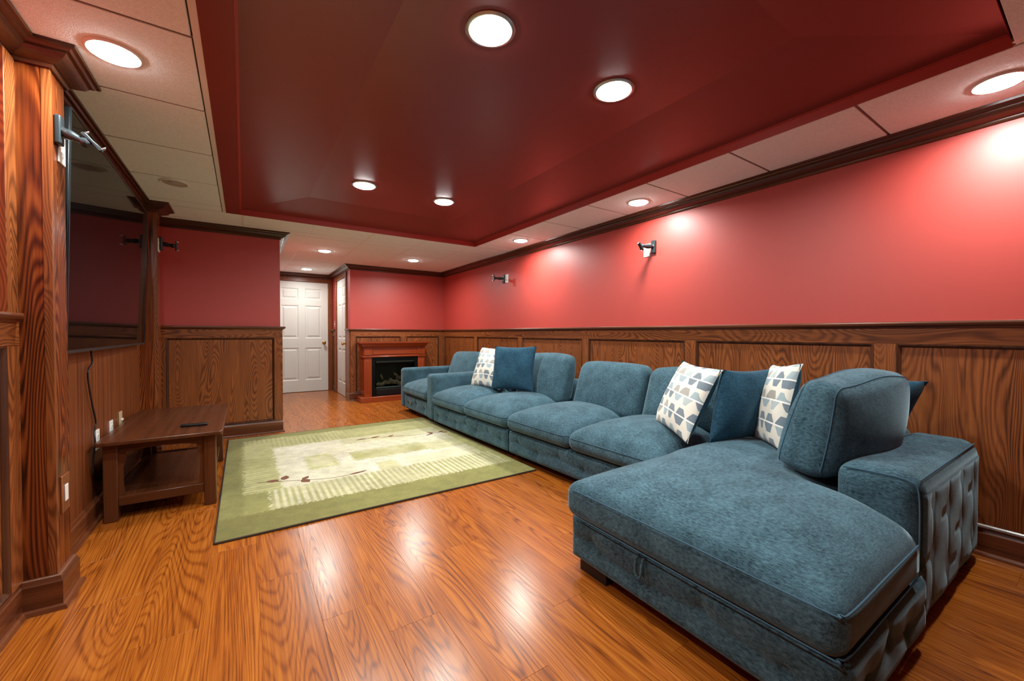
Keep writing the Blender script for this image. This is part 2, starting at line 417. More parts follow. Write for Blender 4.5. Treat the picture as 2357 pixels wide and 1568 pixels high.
def wains(i, cuts, s_end=None, s_beg=0.0, cap=True):
    """cuts: panel openings (s0, s1) along wall i; everything between is stile"""
    par = WALL[i]; L = seg(i)[3] if s_end is None else s_end
    ax = AX(i)
    prev = s_beg
    for (a, b) in cuts + [(L, None)]:
        if a - prev > 0.005: lbox(i, prev, a, 0, 0.020, 0.13, 1.030).build('stile', OAK['z'], par, bevel=0.0015)
        prev = b
    lbox(i, s_beg, L, 0, 0.0205, 1.030, 1.118).build('rail', OAK[ax], par, bevel=0.0015)
    for (a, b) in cuts:
        lbox(i, a - 0.002, b + 0.002, 0, 0.006, 0.12, 1.034).build('panel', OAK['z'], par)
        mb = MB(); pr = [(0.0, 0.022), (0.006, 0.022), (0.013, 0.016), (0.018, 0.010), (0.020, 0.005)]   # inset, offset
        rings = []
        for (t, o) in pr:
            rings.append([(a + t, o, 0.132 + t), (b - t, o, 0.132 + t), (b - t, o, 1.030 - t), (a + t, o, 1.030 - t)])
        n = len(rings)
        vs_ = [p for r_ in rings for p in r_]; fs = []
        for k in range(n - 1):
            for j in range(4):
                q = (j + 1) % 4; fs.append((k * 4 + j, k * 4 + q, (k + 1) * 4 + q, (k + 1) * 4 + j))
        mb.add(vs_, fs); A, d, nn, _ = seg(i)
        mb.xf(lambda s, o, z: (A.x + d.x * s + nn.x * o, A.y + d.y * s + nn.y * o, z))
        mb.build('panel_molding', TRIM['z'], par)

st = [-1.67, -0.47, 0.733, 1.925, 3.13, 4.345, 5.555, 6.76]       # stile centres on the right wall
cr = []
for a, b in zip([YN] + st[:-1], st): cr.append((a + 0.048 - YN, b - 0.048 - YN))
wains(0, cr)
wains(1, [(0.105, 0.70), (0.80, 1.53)])
wains(2, [], s_end=D2Y0 - 0.07 - YB)
wains(2, [(D2Y1 + 0.07 - YB + 0.06, YE - YB - 0.06)], s_beg=D2Y1 + 0.07 - YB)
wains(4, [(0.1, 1.1), (1.2, 2.1), (2.2, 3.1)])
wains(5, [(0.058, 0.958)])
wains(6, [(0.10, 0.32)])
wains(14, [(0.10, 1.15), (1.25, 2.30), (2.40, 3.40), (3.50, 4.40)])
wains(15, [(0.1, 1.15), (1.25, 2.4), (2.5, 3.65)])
lbox(14, 0.0, 0.085, 0, 0.020, 1.152, 2.10).build('stile', OAK['z'], WALL[14], bevel=0.002)
lbox(10, 0.0, P2Y0 - P1Y1, 0, 0.006, 0.12, 2.10).build('panel', OAK_STR, WALL[14])
for i in (0, 1, 4, 5, 6, 14, 15):
    sweep(i, CAPP).build('chair_rail', BASEW[AX(i)], WALL[i], smooth=True)
sweep(2, CAPP, None, D2Y0 - 0.07 - YB).build('chair_rail', BASEW['y'], WALL[2], smooth=True)
sweep(2, CAPP, D2Y1 + 0.07 - YB, None).build('chair_rail', BASEW['y'], WALL[2], smooth=True)
# partition end: the wainscot returns round the corner
MB().box(XP, XP + 0.020, YP - 0.020, YP + 0.10, 0.13, 1.118).build('stile', OAK['z'], WALL[5], bevel=0.0015)

# posts either side of the screen
for (y0, y1, px, nm) in ((P1Y0, P1Y1, P1X, 'near'), (P2Y0, P2Y1, P2X, 'far')):
    p_ = struct(MB().box(XL, px, y0, y1, 0, 2.165).build('wall_post', OAK_BOLD, bevel=0.003), 'dark oak post beside the wall screen')
    MB().box(px - 0.022, px + 0.0015, y0 - 0.0015, y0 + 0.02, 0.13, 2.10).build('corner_strip', OAK['z'], p_)

k = 0
for i in range(NP):
    k += 1
    struct(sweep(i, CROWN).build('trim_%d' % k, TRIM[AX(i)], smooth=True, angle=30))
BASEN = {0: 'right', 1: 'far', 2: 'hall_right', 4: 'hall_left', 5: 'partition', 6: 'left_corner', 7: 'far_post_back', 8: 'far_post_side', 9: 'far_post_front',
         10: 'left_screen', 11: 'near_post_back', 12: 'near_post_side', 13: 'near_post_front', 14: 'left', 15: 'near'}
for i, nm in BASEN.items():
    if i == 2:
        struct(sweep(2, BASEP, None, D2Y0 - 0.07 - YB).build('baseboard_hall_right', BASEW['y'], smooth=True))
        struct(sweep(2, BASEP, D2Y1 + 0.07 - YB, None).build('baseboard_hall_right', BASEW['y'], smooth=True))
    else:
        struct(sweep(i, BASEP).build('baseboard_' + nm, BASEW[AX(i)], smooth=True, angle=30))

# ------------------------------------------------------------------ doors and casings
def six_panel(w, h, t, name, loc, rz, label):
    d = bpy.data.objects.new(name, None); COL.objects.link(d); d.location = loc; d.rotation_euler = (0, 0, rz); struct(d, label)
    cols = [(0.112 / 0.89 * w, 0.39 / 0.89 * w), (0.50 / 0.89 * w, 0.778 / 0.89 * w)]
    rowz = [(h * (1 - 0.158), h * (1 - 0.059)), (h * (1 - 0.511), h * (1 - 0.213)), (h * (1 - 0.891), h * (1 - 0.597))]
    mb = MB(); xs = [0, cols[0][0], cols[0][1], cols[1][0], cols[1][1], w]; zs = [0.008, rowz[2][0], rowz[2][1], rowz[1][0], rowz[1][1], rowz[0][0], rowz[0][1], h]
    for a in range(5):
        for b in range(7):
            if a in (1, 3) and b in (1, 3, 5): mb.box(xs[a], xs[a + 1], -t + 0.012, 0, zs[b], zs[b + 1]); continue
            mb.box(xs[a], xs[a + 1], -t, 0, zs[b], zs[b + 1])
    mb.build('door_slab', DOORW, d)
    for (a, b) in cols:
        for (z0, z1) in rowz:
            rings = [[(a + i, -t + o, z0 + i), (b - i, -t + o, z0 + i), (b - i, -t + o, z1 - i), (a + i, -t + o, z1 - i)] for i, o in ((0, 0.0), (0.012, 0.010), (0.028, 0.010), (0.052, 0.001))]
            MB().loft(rings, cap=False).add(rings[-1], [(0, 1, 2, 3)]).build('door_panel', DOORW, d)
    return d
def knob(parent, x, y, z, sy):
    kb = MB().lathe([(0.030, 0), (0.030, 0.006), (0.012, 0.010), (0.011, 0.030), (0.022, 0.036), (0.029, 0.048), (0.027, 0.058), (0.016, 0.066), (0.001, 0.068)], n=20, axis='y', cap=True)
    kb.xf(lambda a, b, c: (x + a, y + sy * b, z + c)); kb.build('door_knob', BRASS, parent, smooth=True)
d1 = six_panel(D1X1 - D1X0 - 0.008, DZ - 0.006, 0.04, 'door_1', (D1X0 + 0.004, YE + 0.035, 0), 0, 'white six-panel door with a brass knob at the end of the hall')
knob(d1, 0.81, -0.04, 0.905, -1)
d2 = six_panel(D2Y1 - D2Y0 - 0.008, DZ - 0.006, 0.04, 'door_2', (XH + 0.045, D2Y1 - 0.004, 0), -PI / 2, 'white six-panel door seen at a slant beside the red wall')
knob(d2, 0.73, -0.04, 0.905, -1)
def casing_prof(): return [(0, 0.0), (0, 0.014), (0.010, 0.020), (0.050, 0.022), (0.062, 0.016), (0.068, 0.016), (0.068, 0)]
c1 = struct(MB().box(D1X1, D1X1 + 0.068, YE - 0.022, YE, 0, DZ + 0.068).build('trim_17', OAK['z'], bevel=0.004), 'oak casing round the hall end door')
MB().box(D1X0 - 0.068, D1X0, YE - 0.022, YE, 0, DZ + 0.068).build('jamb_casing', OAK['z'], c1, bevel=0.004)
MB().box(D1X0, D1X1, YE - 0.022, YE, DZ, DZ + 0.068).build('head_casing', OAK['x'], c1, bevel=0.004)
c2 = struct(MB().box(XH - 0.022, XH, D2Y0 - 0.068, D2Y0, 0, DZ + 0.068).build('trim_18', OAK['z'], bevel=0.004), 'oak casing round the slanted hall door')
MB().box(XH - 0.022, XH, D2Y1, D2Y1 + 0.068, 0, DZ + 0.068).build('jamb_casing', OAK['z'], c2, bevel=0.004)
MB().box(XH - 0.022, XH, D2Y0, D2Y1, DZ, DZ + 0.068).build('head_casing', OAK['y'], c2, bevel=0.004)

# ------------------------------------------------------------------ ceiling: lay-in tiles round a sunk red tray
TX0, TX1, TY0, TY1 = -0.02, 2.428, 0.24, 4.50
LEDGE = -0.123
ceil = MB()
for b in ((XL - T, LEDGE - 0.01, YN - T, YE + T), (TX1 + 0.014, XR + T, YN - T, YE + T), (LEDGE - 0.01, TX1 + 0.014, YN - T, TY0 - 0.014), (LEDGE - 0.01, TX1 + 0.014, TY1 + 0.014, YE + T)):
    ceil.box(*b, 2.186, 2.40)
ceil.box(XL - T, XR + T, YN - T, YE + T, 2.40, 2.45)
ceil = struct(ceil.build('ceiling', GRID))
gx = [-1.2, -0.6, 0, 0.6, 1.2, 1.8, 2.4, 3.0, 3.6]
gy = [0.715 + 0.6 * q for q in range(-6, 15)]
tile_proto = {}
def tile(x0, x1, y0, y1):
    if x1 - x0 < 0.03 or y1 - y0 < 0.03: return
    key = (round(x1 - x0, 3), round(y1 - y0, 3)); g_ = 0.006
    if key not in tile_proto:
        o = MB().box(-key[0] / 2 + g_, key[0] / 2 - g_, -key[1] / 2 + g_, key[1] / 2 - g_, ZC, ZC + 0.012).build('ceiling_tile', TILE, ceil, bevel=0.002, seg=1); tile_proto[key] = o
    else:
        o = tile_proto[key].copy(); COL.objects.link(o); o.parent = ceil
    o.location = ((x0 + x1) / 2, (y0 + y1) / 2, 0)
def bar(x0, x1, y0, y1, mat=GRID, z0=None):
    MB().box(x0, x1, y0, y1, ZC + 0.004 if z0 is None else z0, 2.187).build('grid_bar', mat, ceil)
def region(x0, x1, y0, y1, xs):
    xs = [x0] + [q for q in xs if x0 + 0.03 < q < x1 - 0.03] + [x1]; ys = [y0] + [q for q in gy if y0 + 0.03 < q < y1 - 0.03] + [y1]
    for a, b in zip(xs, xs[1:]):
        for c, d in zip(ys, ys[1:]): tile(a, b, c, d)
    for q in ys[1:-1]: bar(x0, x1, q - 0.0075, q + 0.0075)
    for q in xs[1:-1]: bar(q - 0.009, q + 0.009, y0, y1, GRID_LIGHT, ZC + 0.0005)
region(XL, LEDGE - 0.024, YN, TY1, [])
region(TX1 + 0.003, XR, YN, TY1, [])
region(LEDGE - 0.024, TX1 + 0.003, -0.9, TY0, gx)
region(XL, XR, TY1 + 0.003, YP, gx)
region(XP, XR, YP, YB, gx)
region(XP, XH, YB, YE, gx)
bar(LEDGE - 0.024, LEDGE, YN, TY1, GRID_LIGHT, ZC - 0.001)
# tray
FX0, FX1, FY0, FY1, ZL, ZT = 0.485, 1.845, 0.735, 3.93, 2.218, 2.268
tr = MB()
R0 = [(TX0, TY0, ZC - 0.002), (TX1, TY0, ZC - 0.002), (TX1, TY1, ZC - 0.002), (TX0, TY1, ZC - 0.002)]
R1 = [(p[0], p[1], ZL) for p in R0]
e = 0.012
R2 = [(TX0 + e, TY0 + e, ZL), (TX1 - e, TY0 + e, ZL), (TX1 - e, TY1 - e, ZL), (TX0 + e, TY1 - e, ZL)]
R3 = [(FX0, FY0, ZT), (FX1, FY0, ZT), (FX1, FY1, ZT), (FX0, FY1, ZT)]
o_ = len(tr.v); tr.add(R3, [(0, 1, 2, 3)])
tr.loft([R1, R3], cap=False)
tr.box(LEDGE, TX0, TY0 - 0.1, TY1, ZC - 0.002, ZC + 0.03)
lip = MB().loft([R0, R1], cap=False)
tray = tr.build('ceiling_tray', RED_SHADED); struct(tray, 'shade-darkened red sunk ceiling tray with sloped sides')
lip.build('tray_lip', RED, tray)
MB().box(TX0, TX0 + 0.012, TY0, TY1, ZL - 0.002, ZL + 0.004).box(TX1 - 0.012, TX1, TY0, TY1, ZL - 0.002, ZL + 0.004).box(TX0, TX1, TY1 - 0.012, TY1, ZL - 0.002, ZL + 0.004).box(TX0, TX1, TY0, TY0 + 0.012, ZL - 0.002, ZL + 0.004).build('tray_bead', RED, tray)

# ------------------------------------------------------------------ recessed lamps
def lamp(x, y, z, label, lit=True, big=False, power=1.0):
    t = thing('recessed_light', label, 'ceiling light', (x, y, z), 0, 'round recessed ceiling lights')
    R, r = (0.098, 0.080) if big else (0.088, 0.074)
    ring = [(R, 0.0), (R, -0.003), (R - 0.006, -0.007), (r + 0.004, -0.008), (r, -0.005), (r, 0.0)]
    MB().lathe(ring, n=40, cap=False).build('trim_ring', LIGHTTRIM_S if big else LIGHTTRIM, t, smooth=True)
    if lit:
        MB().lathe([(r - 0.0005, -0.0045), (r * 0.94, -0.012), (r * 0.75, -0.017), (r * 0.4, -0.020), (0.001, -0.021)], n=40).build('lens', LENS, t, smooth=True)
        L = bpy.data.lights.new('lamp_glow', 'AREA'); L.shape = 'DISK'; L.size = 0.13; L.energy = LAMP_W * power; L.color = LAMP_COL; L.spread = math.radians(165)
        lo = bpy.data.objects.new('lamp_glow', L); COL.objects.link(lo); lo.parent = t; lo.location = (0, 0, -0.023)
    else:
        MB().lathe([(r - 0.0005, -0.004), (r * 0.75, -0.001), (r * 0.7, -0.0005), (0.001, -0.0004)], n=40).build('lens', LAMPOFF, t, smooth=True)
        MB().lathe([(r * 0.52, -0.0006), (r * 0.5, -0.006), (r * 0.3, -0.009), (0.001, -0.010)], n=32).build('bulb', LAMPOFF, t, smooth=True)
    return t
lamp(0.812, 1.38, ZT, 'largest lit recessed light in the red ceiling tray', big=True)
lamp(1.512, 1.385, ZT, 'lit recessed light in the red tray, nearer the sofa wall, large', big=True)
lamp(0.815, 3.37, ZT, 'lit recessed light at the far end of the red tray, nearer the screen', big=True)
lamp(1.51, 3.385, ZT, 'small lit recessed light at the tray far end, nearer the sofa wall', big=True)
lamp(-0.411, 2.183, ZC, 'lit recessed light in the tiles beside the near oak post')
lamp(-0.411, 3.815, ZC, 'unlit recessed light in the tiles above the black screen', lit=False)
lamp(2.716, 0.305, ZC, 'lit recessed light above the chaise, cut by the picture edge')
lamp(2.722, 2.216, ZC, 'lit recessed light in the tiles above the wall bracket with the tilted head')
lamp(2.70, 3.885, ZC, 'lit recessed light in the tiles beside the far tray corner', power=1.3)
lamp(0.90, 5.825, ZC, 'lit recessed light in the tiles at the hall mouth', power=1.25)
lamp(0.90, 7.642, ZC, 'lit recessed light just before the hall end door', power=0.8)
lamp(-0.411, 0.42, ZC, 'lit recessed light in the tiles over the left wall, behind the viewer', power=0.7)
lamp(2.11, 5.834, ZC, 'lit recessed light in the tiles before the fireplace wall', power=1.5)

# ------------------------------------------------------------------ sofa modules (local x = depth, y = along the wall)
def tuft_panel(w, h, tufts, depth=0.016, creases=(), ny=None, nz=None, puff=0.012):
    """quilted face in the (s, z) plane bulging towards -o; returns rows of (s, o, z)"""
    ny = ny or max(10, int(w / 0.012)); nz = nz or max(8, int(h / 0.012))
    mb = MB(); V = []; F = []
    for j in range(nz + 1):
        for i in range(ny + 1):
            s, z = w * i / ny, h * j / nz
            e = min(s, w - s, z, h - z); edge = min(1.0, max(0.0, e / 0.03))
            o = -puff * math.sin(edge * PI / 2)
            for (a, b) in tufts:
                d2 = (s - a) ** 2 + (z - b) ** 2
                o += depth * math.exp(-d2 / 0.020 ** 2) + depth * 0.45 * math.exp(-d2 / 0.06 ** 2)
            for (a0, b0, a1, b1) in creases:
                dx, dz = a1 - a0, b1 - b0; t = max(0, min(1, ((s - a0) * dx + (z - b0) * dz) / (dx * dx + dz * dz)))
                d2 = (s - a0 - t * dx) ** 2 + (z - b0 - t * dz) ** 2
                o += depth * 0.42 * math.exp(-d2 / 0.009 ** 2) * min(1, edge * 1.5)
            if i in (0, ny) or j in (0, nz): o = 0.006
            V.append((s, min(o, 0.02), z))
    for j in range(nz):
        for i in range(ny): F.append((j * (ny + 1) + i, j * (ny + 1) + i + 1, (j + 1) * (ny + 1) + i + 1, (j + 1) * (ny + 1) + i))
    mb.v = V; mb.f = F; return mb

def seat_cushion(x0, x1, y0, y1, z0, z1, crown, r=0.045, m=14, wob=0.004, seed=0):
    cx, cy, hx, hy = (x0 + x1) / 2, (y0 + y1) / 2, (x1 - x0) / 2, (y1 - y0) / 2
    def fn(x, y, z):
        u, v = max(-1, min(1, (x - cx) / hx)), max(-1, min(1, (y - cy) / hy)); t = (z - z0) / (z1 - z0)
        b = (1 - u ** 4) * (1 - v ** 4)
        z2 = z + crown * t * (0.35 * (1 - u * u) * (1 - v * v) + 0.65 * b)
        z2 += wob * t * math.sin(7 * x + seed) * math.sin(6 * y + 2 * seed)
        k = 1 + 0.012 * math.sin(PI * t)
        return (cx + (x - cx) * k, cy + (y - cy) * k, z2)
    return rbox(x0, x1, y0, y1, z0, z1, r, k=5, m=m, fn=fn)

def pipe_rect(x0, x1, y0, y1, z, r=0.05, tr_=0.0035, zf=None, sides='all'):
    pts = []
    for (cx, cy, a0) in ((x1 - r, y1 - r, 0), (x0 + r, y1 - r, 90), (x0 + r, y0 + r, 180), (x1 - r, y0 + r, 270)):
        for q in range(7):
            a = math.radians(a0 + 15 * q); pts.append((cx + r * math.cos(a), cy + r * math.sin(a), z))
    dense = []
    pts.append(pts[0])
    for a, b in zip(pts, pts[1:]):
        n = max(1, int((Vector(b) - Vector(a)).length / 0.05))
        for q in range(n): dense.append(tuple(Vector(a).lerp(Vector(b), q / n)))
    dense.append(pts[0])
    if zf: dense = [(p[0], p[1], zf(*p)) for p in dense]
    return MB().tube(dense, tr_, 6)

def back_cushion(y0, y1, xb, xt, thick, z0, z1, r=0.07, seed=0):
    """upright cushion leaning back: front face from (xb, z0) to (xt, z1)"""
    cy, hy = (y0 + y1) / 2, (y1 - y0) / 2
    def fn(x, y, z):
        t = (z - z0) / (z1 - z0); v = (y - cy) / hy; s = x / thick
        puff = 0.045 * (1 - v * v) * math.sin(PI * max(0, min(1, t))) ** 0.7
        xx = xb + (xt - xb) * t + x * (1 - 0.35 * t * t) - (puff if s < 0.5 else 0)
        zz = z + (0.018 * (1 - v * v) - 0.012 * abs(v) ** 3) * t + 0.004 * math.sin(9 * y + seed) * t
        return (xx, y, zz)
    return rbox(0, thick, y0, y1, z0, z1, r, k=5, m=12, fn=fn)

def pull_loop(parent, x, y, z, ln=0.075):
    p = smooth_path([(x, y + 0.012, z), (x - 0.018, y + 0.014, z - 0.3 * ln), (x - 0.022, y + 0.012, z - 0.8 * ln), (x - 0.022, y, z - ln), (x - 0.022, y - 0.012, z - 0.8 * ln), (x - 0.018, y - 0.014, z - 0.3 * ln), (x, y - 0.012, z)], 5)
    MB().tube(p, 0.005, 8).build('pull_loop', BLUE, parent, smooth=True)

def base_front(parent, y0, y1, x, z0, z1, n, name='tufted_front'):
    w, h = y1 - y0, z1 - z0; tf = [(w * (q + 0.5) / n, h * (0.56 if q % 2 else 0.42)) for q in range(n)]
    cr_ = []
    for q, (a, b) in enumerate(tf):
        cr_.append((a, b, a, h if q % 2 else 0)); cr_.append((a, b, a + w / n, tf[q + 1][1] if q < n - 1 else b))
    tp = tuft_panel(w, h, tf, 0.016, cr_)
    tp.xf(lambda s, o, z: (x + o, y0 + s, z0 + z)); return tp.build(name, BLUE, parent, smooth=True, angle=80)

def foot(parent, x0, x1, y0, y1): MB().box(x0, x1, y0, y1, 0, 0.064).build('foot', BLACKFOOT, parent, bevel=0.003)

def sofa_section(label, loc, rz, length, seats, arm=None, depth=1.02, top=0.83, loops=(), back_y=None, tufts=6):
    """label, place of the near front corner, then along +y; arm adds an armrest of that width at the far end"""
    t = thing('sofa_section', label, 'sofa', (*loc, 0), rz, 'sections of the blue sectional sofa')
    body = length - (arm or 0)
    rbox(0.014, depth, 0.004, body - 0.004, 0.06, 0.252, 0.02, k=3, m=6).build('base', BLUE, t, smooth=True, angle=80)
    base_front(t, 0.004, body - 0.004, 0.004, 0.062, 0.246, tufts)
    rbox(depth - 0.20, depth, 0.004, length - 0.004, 0.06, 0.62, 0.05, k=4, m=8).build('back_frame', BLUE, t, smooth=True, angle=80)
    n = seats; wd = body / n
    for q in range(n):
        a, b = q * wd + 0.003, (q + 1) * wd - 0.003
        c = seat_cushion(-0.035, depth - 0.2, a, b, 0.254, 0.388, 0.105, r=0.06, seed=q + length).build('seat_cushion', BLUE, t, smooth=True, angle=80)
        pipe_rect(-0.0385, depth - 0.2, a - 0.0015, b + 0.0015, 0.352, r=0.062, tr_=0.0022).build('piping', SEAM, c, smooth=True)
    by = back_y or [(q * wd, (q + 1) * wd) for q in range(n)]
    for q, (a, b) in enumerate(by):
        back_cushion(a + 0.006, b - 0.006, 0.585, 0.735, 0.20, 0.395, top, seed=q * 2.1).build('back_cushion', BLUE, t, smooth=True, angle=80)
    if arm:
        rbox(-0.012, depth - 0.02, body + 0.002, length, 0.06, 0.60, 0.045, k=4, m=8).build('armrest', BLUE, t, smooth=True, angle=80)
    for ly in loops: pull_loop(t, -0.004, ly, 0.250)
    for fy in ((0.03, 0.12), (length - 0.12, length - 0.03)):
        foot(t, 0.10, 0.18, *fy); foot(t, depth - 0.13, depth - 0.05, *fy)
    return t

secA = sofa_section('blue single-seat sofa section with an armrest, nearest the fireplace', (1.862, 4.615), math.radians(1.0), 0.985, 1, arm=0.155, top=0.815, back_y=[(0.0, 0.83)], tufts=3)
for (yy, zz) in ((0.90, 0.39), (0.56, 0.165)):
    MB().box(-0.022, -0.008, yy - 0.014, yy + 0.014, zz - 0.02, zz + 0.02).box(-0.034, -0.02, yy - 0.006, yy + 0.004, zz - 0.01, zz + 0.02).build('connector_clip', CHROME, secA, bevel=0.002)
secB = sofa_section('blue two-seat sofa section with an armrest and two pull loops', (1.893, 2.915), math.radians(2.2), 1.675, 2, arm=0.19, top=0.865, loops=(0.50, 1.12), tufts=7)
secC = sofa_section('blue armless two-seat sofa section beside the chaise', (1.958, 1.405), math.radians(2.45), 1.495, 2, top=0.82, tufts=6, back_y=[(0.0, 0.625), (0.635, 1.375)])

# chaise with its bumper arm
ch = thing('chaise_section', 'blue chaise section of the sofa with a wide tufted arm', 'sofa', (1.245, 0.365, 0), math.radians(-0.5), 'sections of the blue sectional sofa')
CL, CW = 1.70, 1.025                               # depth along x, width along y
rbox(0.014, CL, 0.014, CW, 0.06, 0.252, 0.02, k=3, m=8).build('base', BLUE, ch, smooth=True, angle=80)
base_front(ch, 0.006, CW - 0.004, 0.004, 0.062, 0.246, 4)
pull_loop(ch, -0.004, 0.62, 0.250, 0.085)
w_ = 0.70; tf = [(0.14, 0.075), (0.32, 0.115), (0.50, 0.075)]
tp = tuft_panel(w_, 0.184, tf, 0.016, [(0.14, 0.075, 0.14, 0), (0.32, 0.115, 0.32, 0.184), (0.50, 0.075, 0.50, 0), (0.0, 0.10, 0.14, 0.075), (0.14, 0.075, 0.32, 0.115), (0.32, 0.115, 0.50, 0.075), (0.5, 0.075, 0.7, 0.1)])
tp.xf(lambda s, o, z: (0.008 + s, 0.004 + o, 0.062 + z)); tp.build('tufted_side', BLUE, ch, smooth=True, angle=80)
AX0, AX1, AY1, AZ = 0.71, CL - 0.01, 0.268, 0.580  # arm
rbox(AX0, AX1, 0.012, AY1, 0.06, AZ, 0.065, k=5, m=10).build('armrest', BLUE, ch, smooth=True, angle=80)
aw, ah = AX1 - AX0 - 0.07, AZ - 0.06 - 0.062
tf = []; cr_ = []
for c_ in range(4):
    s_ = aw * (c_ + 0.5) / 4; zs_ = (0.10, 0.33) if c_ % 2 else (0.02, 0.215, 0.41)
    for z_ in zs_: tf.append((s_, z_))
    cr_.append((s_, 0.0, s_, ah))
    cr_.append((s_, zs_[0], s_ + aw / 4 * (0.5 if c_ < 3 else 0.1), zs_[0])); cr_.append((s_, zs_[1], s_ - aw / 8, zs_[1]))
tp = tuft_panel(aw, ah, tf, 0.009, cr_, puff=0.004)
tp.xf(lambda s, o, z: (AX0 + 0.035 + s, 0.012 + o, 0.062 + z)); tp.build('tufted_arm_side', BLUE, ch, smooth=True, angle=80)
pp = []
for q in range(9):
    a = PI / 2 * q / 8
    pp.append((AX0 + 0.055 - 0.057 * math.cos(a), 0.03, AZ - 0.055 + 0.055 * math.sin(a)))
def tline(pts, nm='piping', par=ch, r=0.003): return MB().tube(pts, r, 6).build(nm, SEAM, par, smooth=True)
tline(smooth_path([(AX0 + 0.012, AY1 - 0.03, AZ - 0.020), (AX0 + 0.012, AY1 / 2, AZ - 0.016), (AX0 + 0.012, 0.05, AZ - 0.020), (AX0 + 0.010, 0.022, AZ - 0.06), (AX0 + 0.008, 0.018, 0.30), (AX0 + 0.008, 0.018, 0.07)], 6))
tline([(AX0 + 0.03, 0.0245, AZ - 0.016), (AX0 + 0.5, 0.0245, AZ - 0.016), (AX1 - 0.06, 0.0245, AZ - 0.016)])
rbox(CL - 0.20, CL, AY1 - 0.02, CW, 0.06, 0.60, 0.05, k=4, m=8).build('back_frame', BLUE, ch, smooth=True, angle=80)
# long seat cushion, narrower beside the arm
def chaise_fn(x, y, z):
    t = (z - 0.254) / 0.15; u = (x + 0.035) / 1.50; v = (y - 0.0) / CW
    u2, v2 = 2 * u - 1, 2 * v - 1
    b = max(0, (1 - abs(u2) ** 5)) * max(0, (1 - v2 ** 4))
    zz = z + t * (0.085 * b + 0.004 * math.sin(5 * x) * math.sin(6 * y))
    if x > 0.62:                                   # notch for the arm
        k = min(1.0, (x - 0.62) / 0.10); lo = 0.0 + (AY1 + 0.012) * (k * k * (3 - 2 * k)); y = lo + (CW - lo) * (y / CW)
    return (x, y, zz)
cc = rbox(-0.035, 1.465, -0.004, CW + 0.012, 0.254, 0.405, 0.05, k=5, m=40, fn=chaise_fn).build('seat_cushion', BLUE, ch, smooth=True, angle=80)
tline(smooth_path([(0.60, -0.003, 0.386), (0.30, -0.005, 0.388), (0.02, -0.004, 0.384), (-0.018, 0.010, 0.384), (-0.034, 0.05, 0.384), (-0.036, 0.5, 0.388), (-0.034, CW - 0.05, 0.384)], 8), par=cc, r=0.0025)
tline(smooth_path([(0.60, -0.002, 0.272), (0.30, -0.002, 0.270), (0.03, -0.002, 0.270), (-0.016, 0.012, 0.270), (-0.031, 0.05, 0.270), (-0.033, 0.5, 0.270), (-0.031, CW - 0.05, 0.270)], 8), par=cc, r=0.0025)
for fx, fy in ((0.03, 0.03), (0.03, CW - 0.19), (CL - 0.13, 0.03), (CL - 0.13, CW - 0.13)):
    foot(ch, fx, fx + 0.08, fy, fy + 0.16)

# ------------------------------------------------------------------ loose pillows
def pillow(name, label, c, a, b, T_, mat, back=None, ear=0.07, gr=None, seed=0.0, twist=0.0):
    """c centre, a / b half vectors across and up, T_ half thickness"""
    c, a, b = Vector(c), Vector(a), Vector(b); nrm = a.cross(b).normalized(); n = 26
    V, F, UV = [], [], []
    for side in (1, -1):
        for j in range(n + 1):
            for i in range(n + 1):
                u, v = math.sin(PI / 2 * (2 * i / n - 1)), math.sin(PI / 2 * (2 * j / n - 1))
                uu, vv = u * (1 - ear * (1 - v * v)), v * (1 - ear * (1 - u * u))
                h = T_ * (max(0, (1 - u * u)) ** 0.42) * (max(0, (1 - v * v)) ** 0.42)
                h *= 1 + 0.10 * math.sin(4 * u + seed) * math.sin(3.3 * v + 2 * seed)
                h -= 0.10 * T_ * math.exp(-((abs(u) - abs(v)) ** 2) / 0.02) * (abs(u) ** 3)
                bend = twist * u * v * T_
                V.append(c + a * uu + b * vv + nrm * (side * h + bend)); UV.append((u * 0.5 + 0.5, v * 0.5 + 0.5))
    m_ = (n + 1) ** 2
    for sd in (0, 1):
        for j in range(n):
            for i in range(n):
                q = [sd * m_ + j * (n + 1) + i, sd * m_ + j * (n + 1) + i + 1, sd * m_ + (j + 1) * (n + 1) + i + 1, sd * m_ + (j + 1) * (n + 1) + i]
                F.append(tuple(q if sd == 0 else q[::-1]))
    me = bpy.data.meshes.new(name); me.from_pydata([tuple(p - c) for p in V], [], F)
    ul = me.uv_layers.new(name='UVMap')
    for lp in me.loops: ul.data[lp.index].uv = UV[lp.vertex_index]
    me.materials.append(mat); me.materials.append(back or mat)
    for k_, p in enumerate(me.polygons): p.use_smooth = True; p.material_index = 0 if k_ < n * n else 1
    o = bpy.data.objects.new(name, me); COL.objects.link(o); o.location = c
    return tag(o, label, 'pillow', gr)
def quad(TL, TR, BR, BL):
    TL, TR, BR, BL = map(Vector, (TL, TR, BR, BL)); return (TL + TR + BR + BL) / 4, ((TR + BR) - (TL + BL)) / 4, ((TL + TR) - (BL + BR)) / 4
PG = 'loose throw pillows on the sofa'
c, a, b = quad((2.40, 4.255, 0.915), (2.50, 3.80, 0.915), (2.31, 3.70, 0.47), (2.16, 4.13, 0.477))
pillow('throw_pillow', 'white pillow printed with blue and grey shapes behind a plain pillow', c, a, b, 0.085, PRINT, BLUE_D, gr=PG, seed=1)
c, a, b = quad((2.26, 3.735, 0.947), (2.50, 3.30, 0.951), (2.42, 3.265, 0.498), (2.16, 3.645, 0.492))
pillow('throw_pillow', 'plain blue square pillow standing on the two-seat section with loops', c, a, b, 0.085, BLUE_D, gr=PG, seed=2)
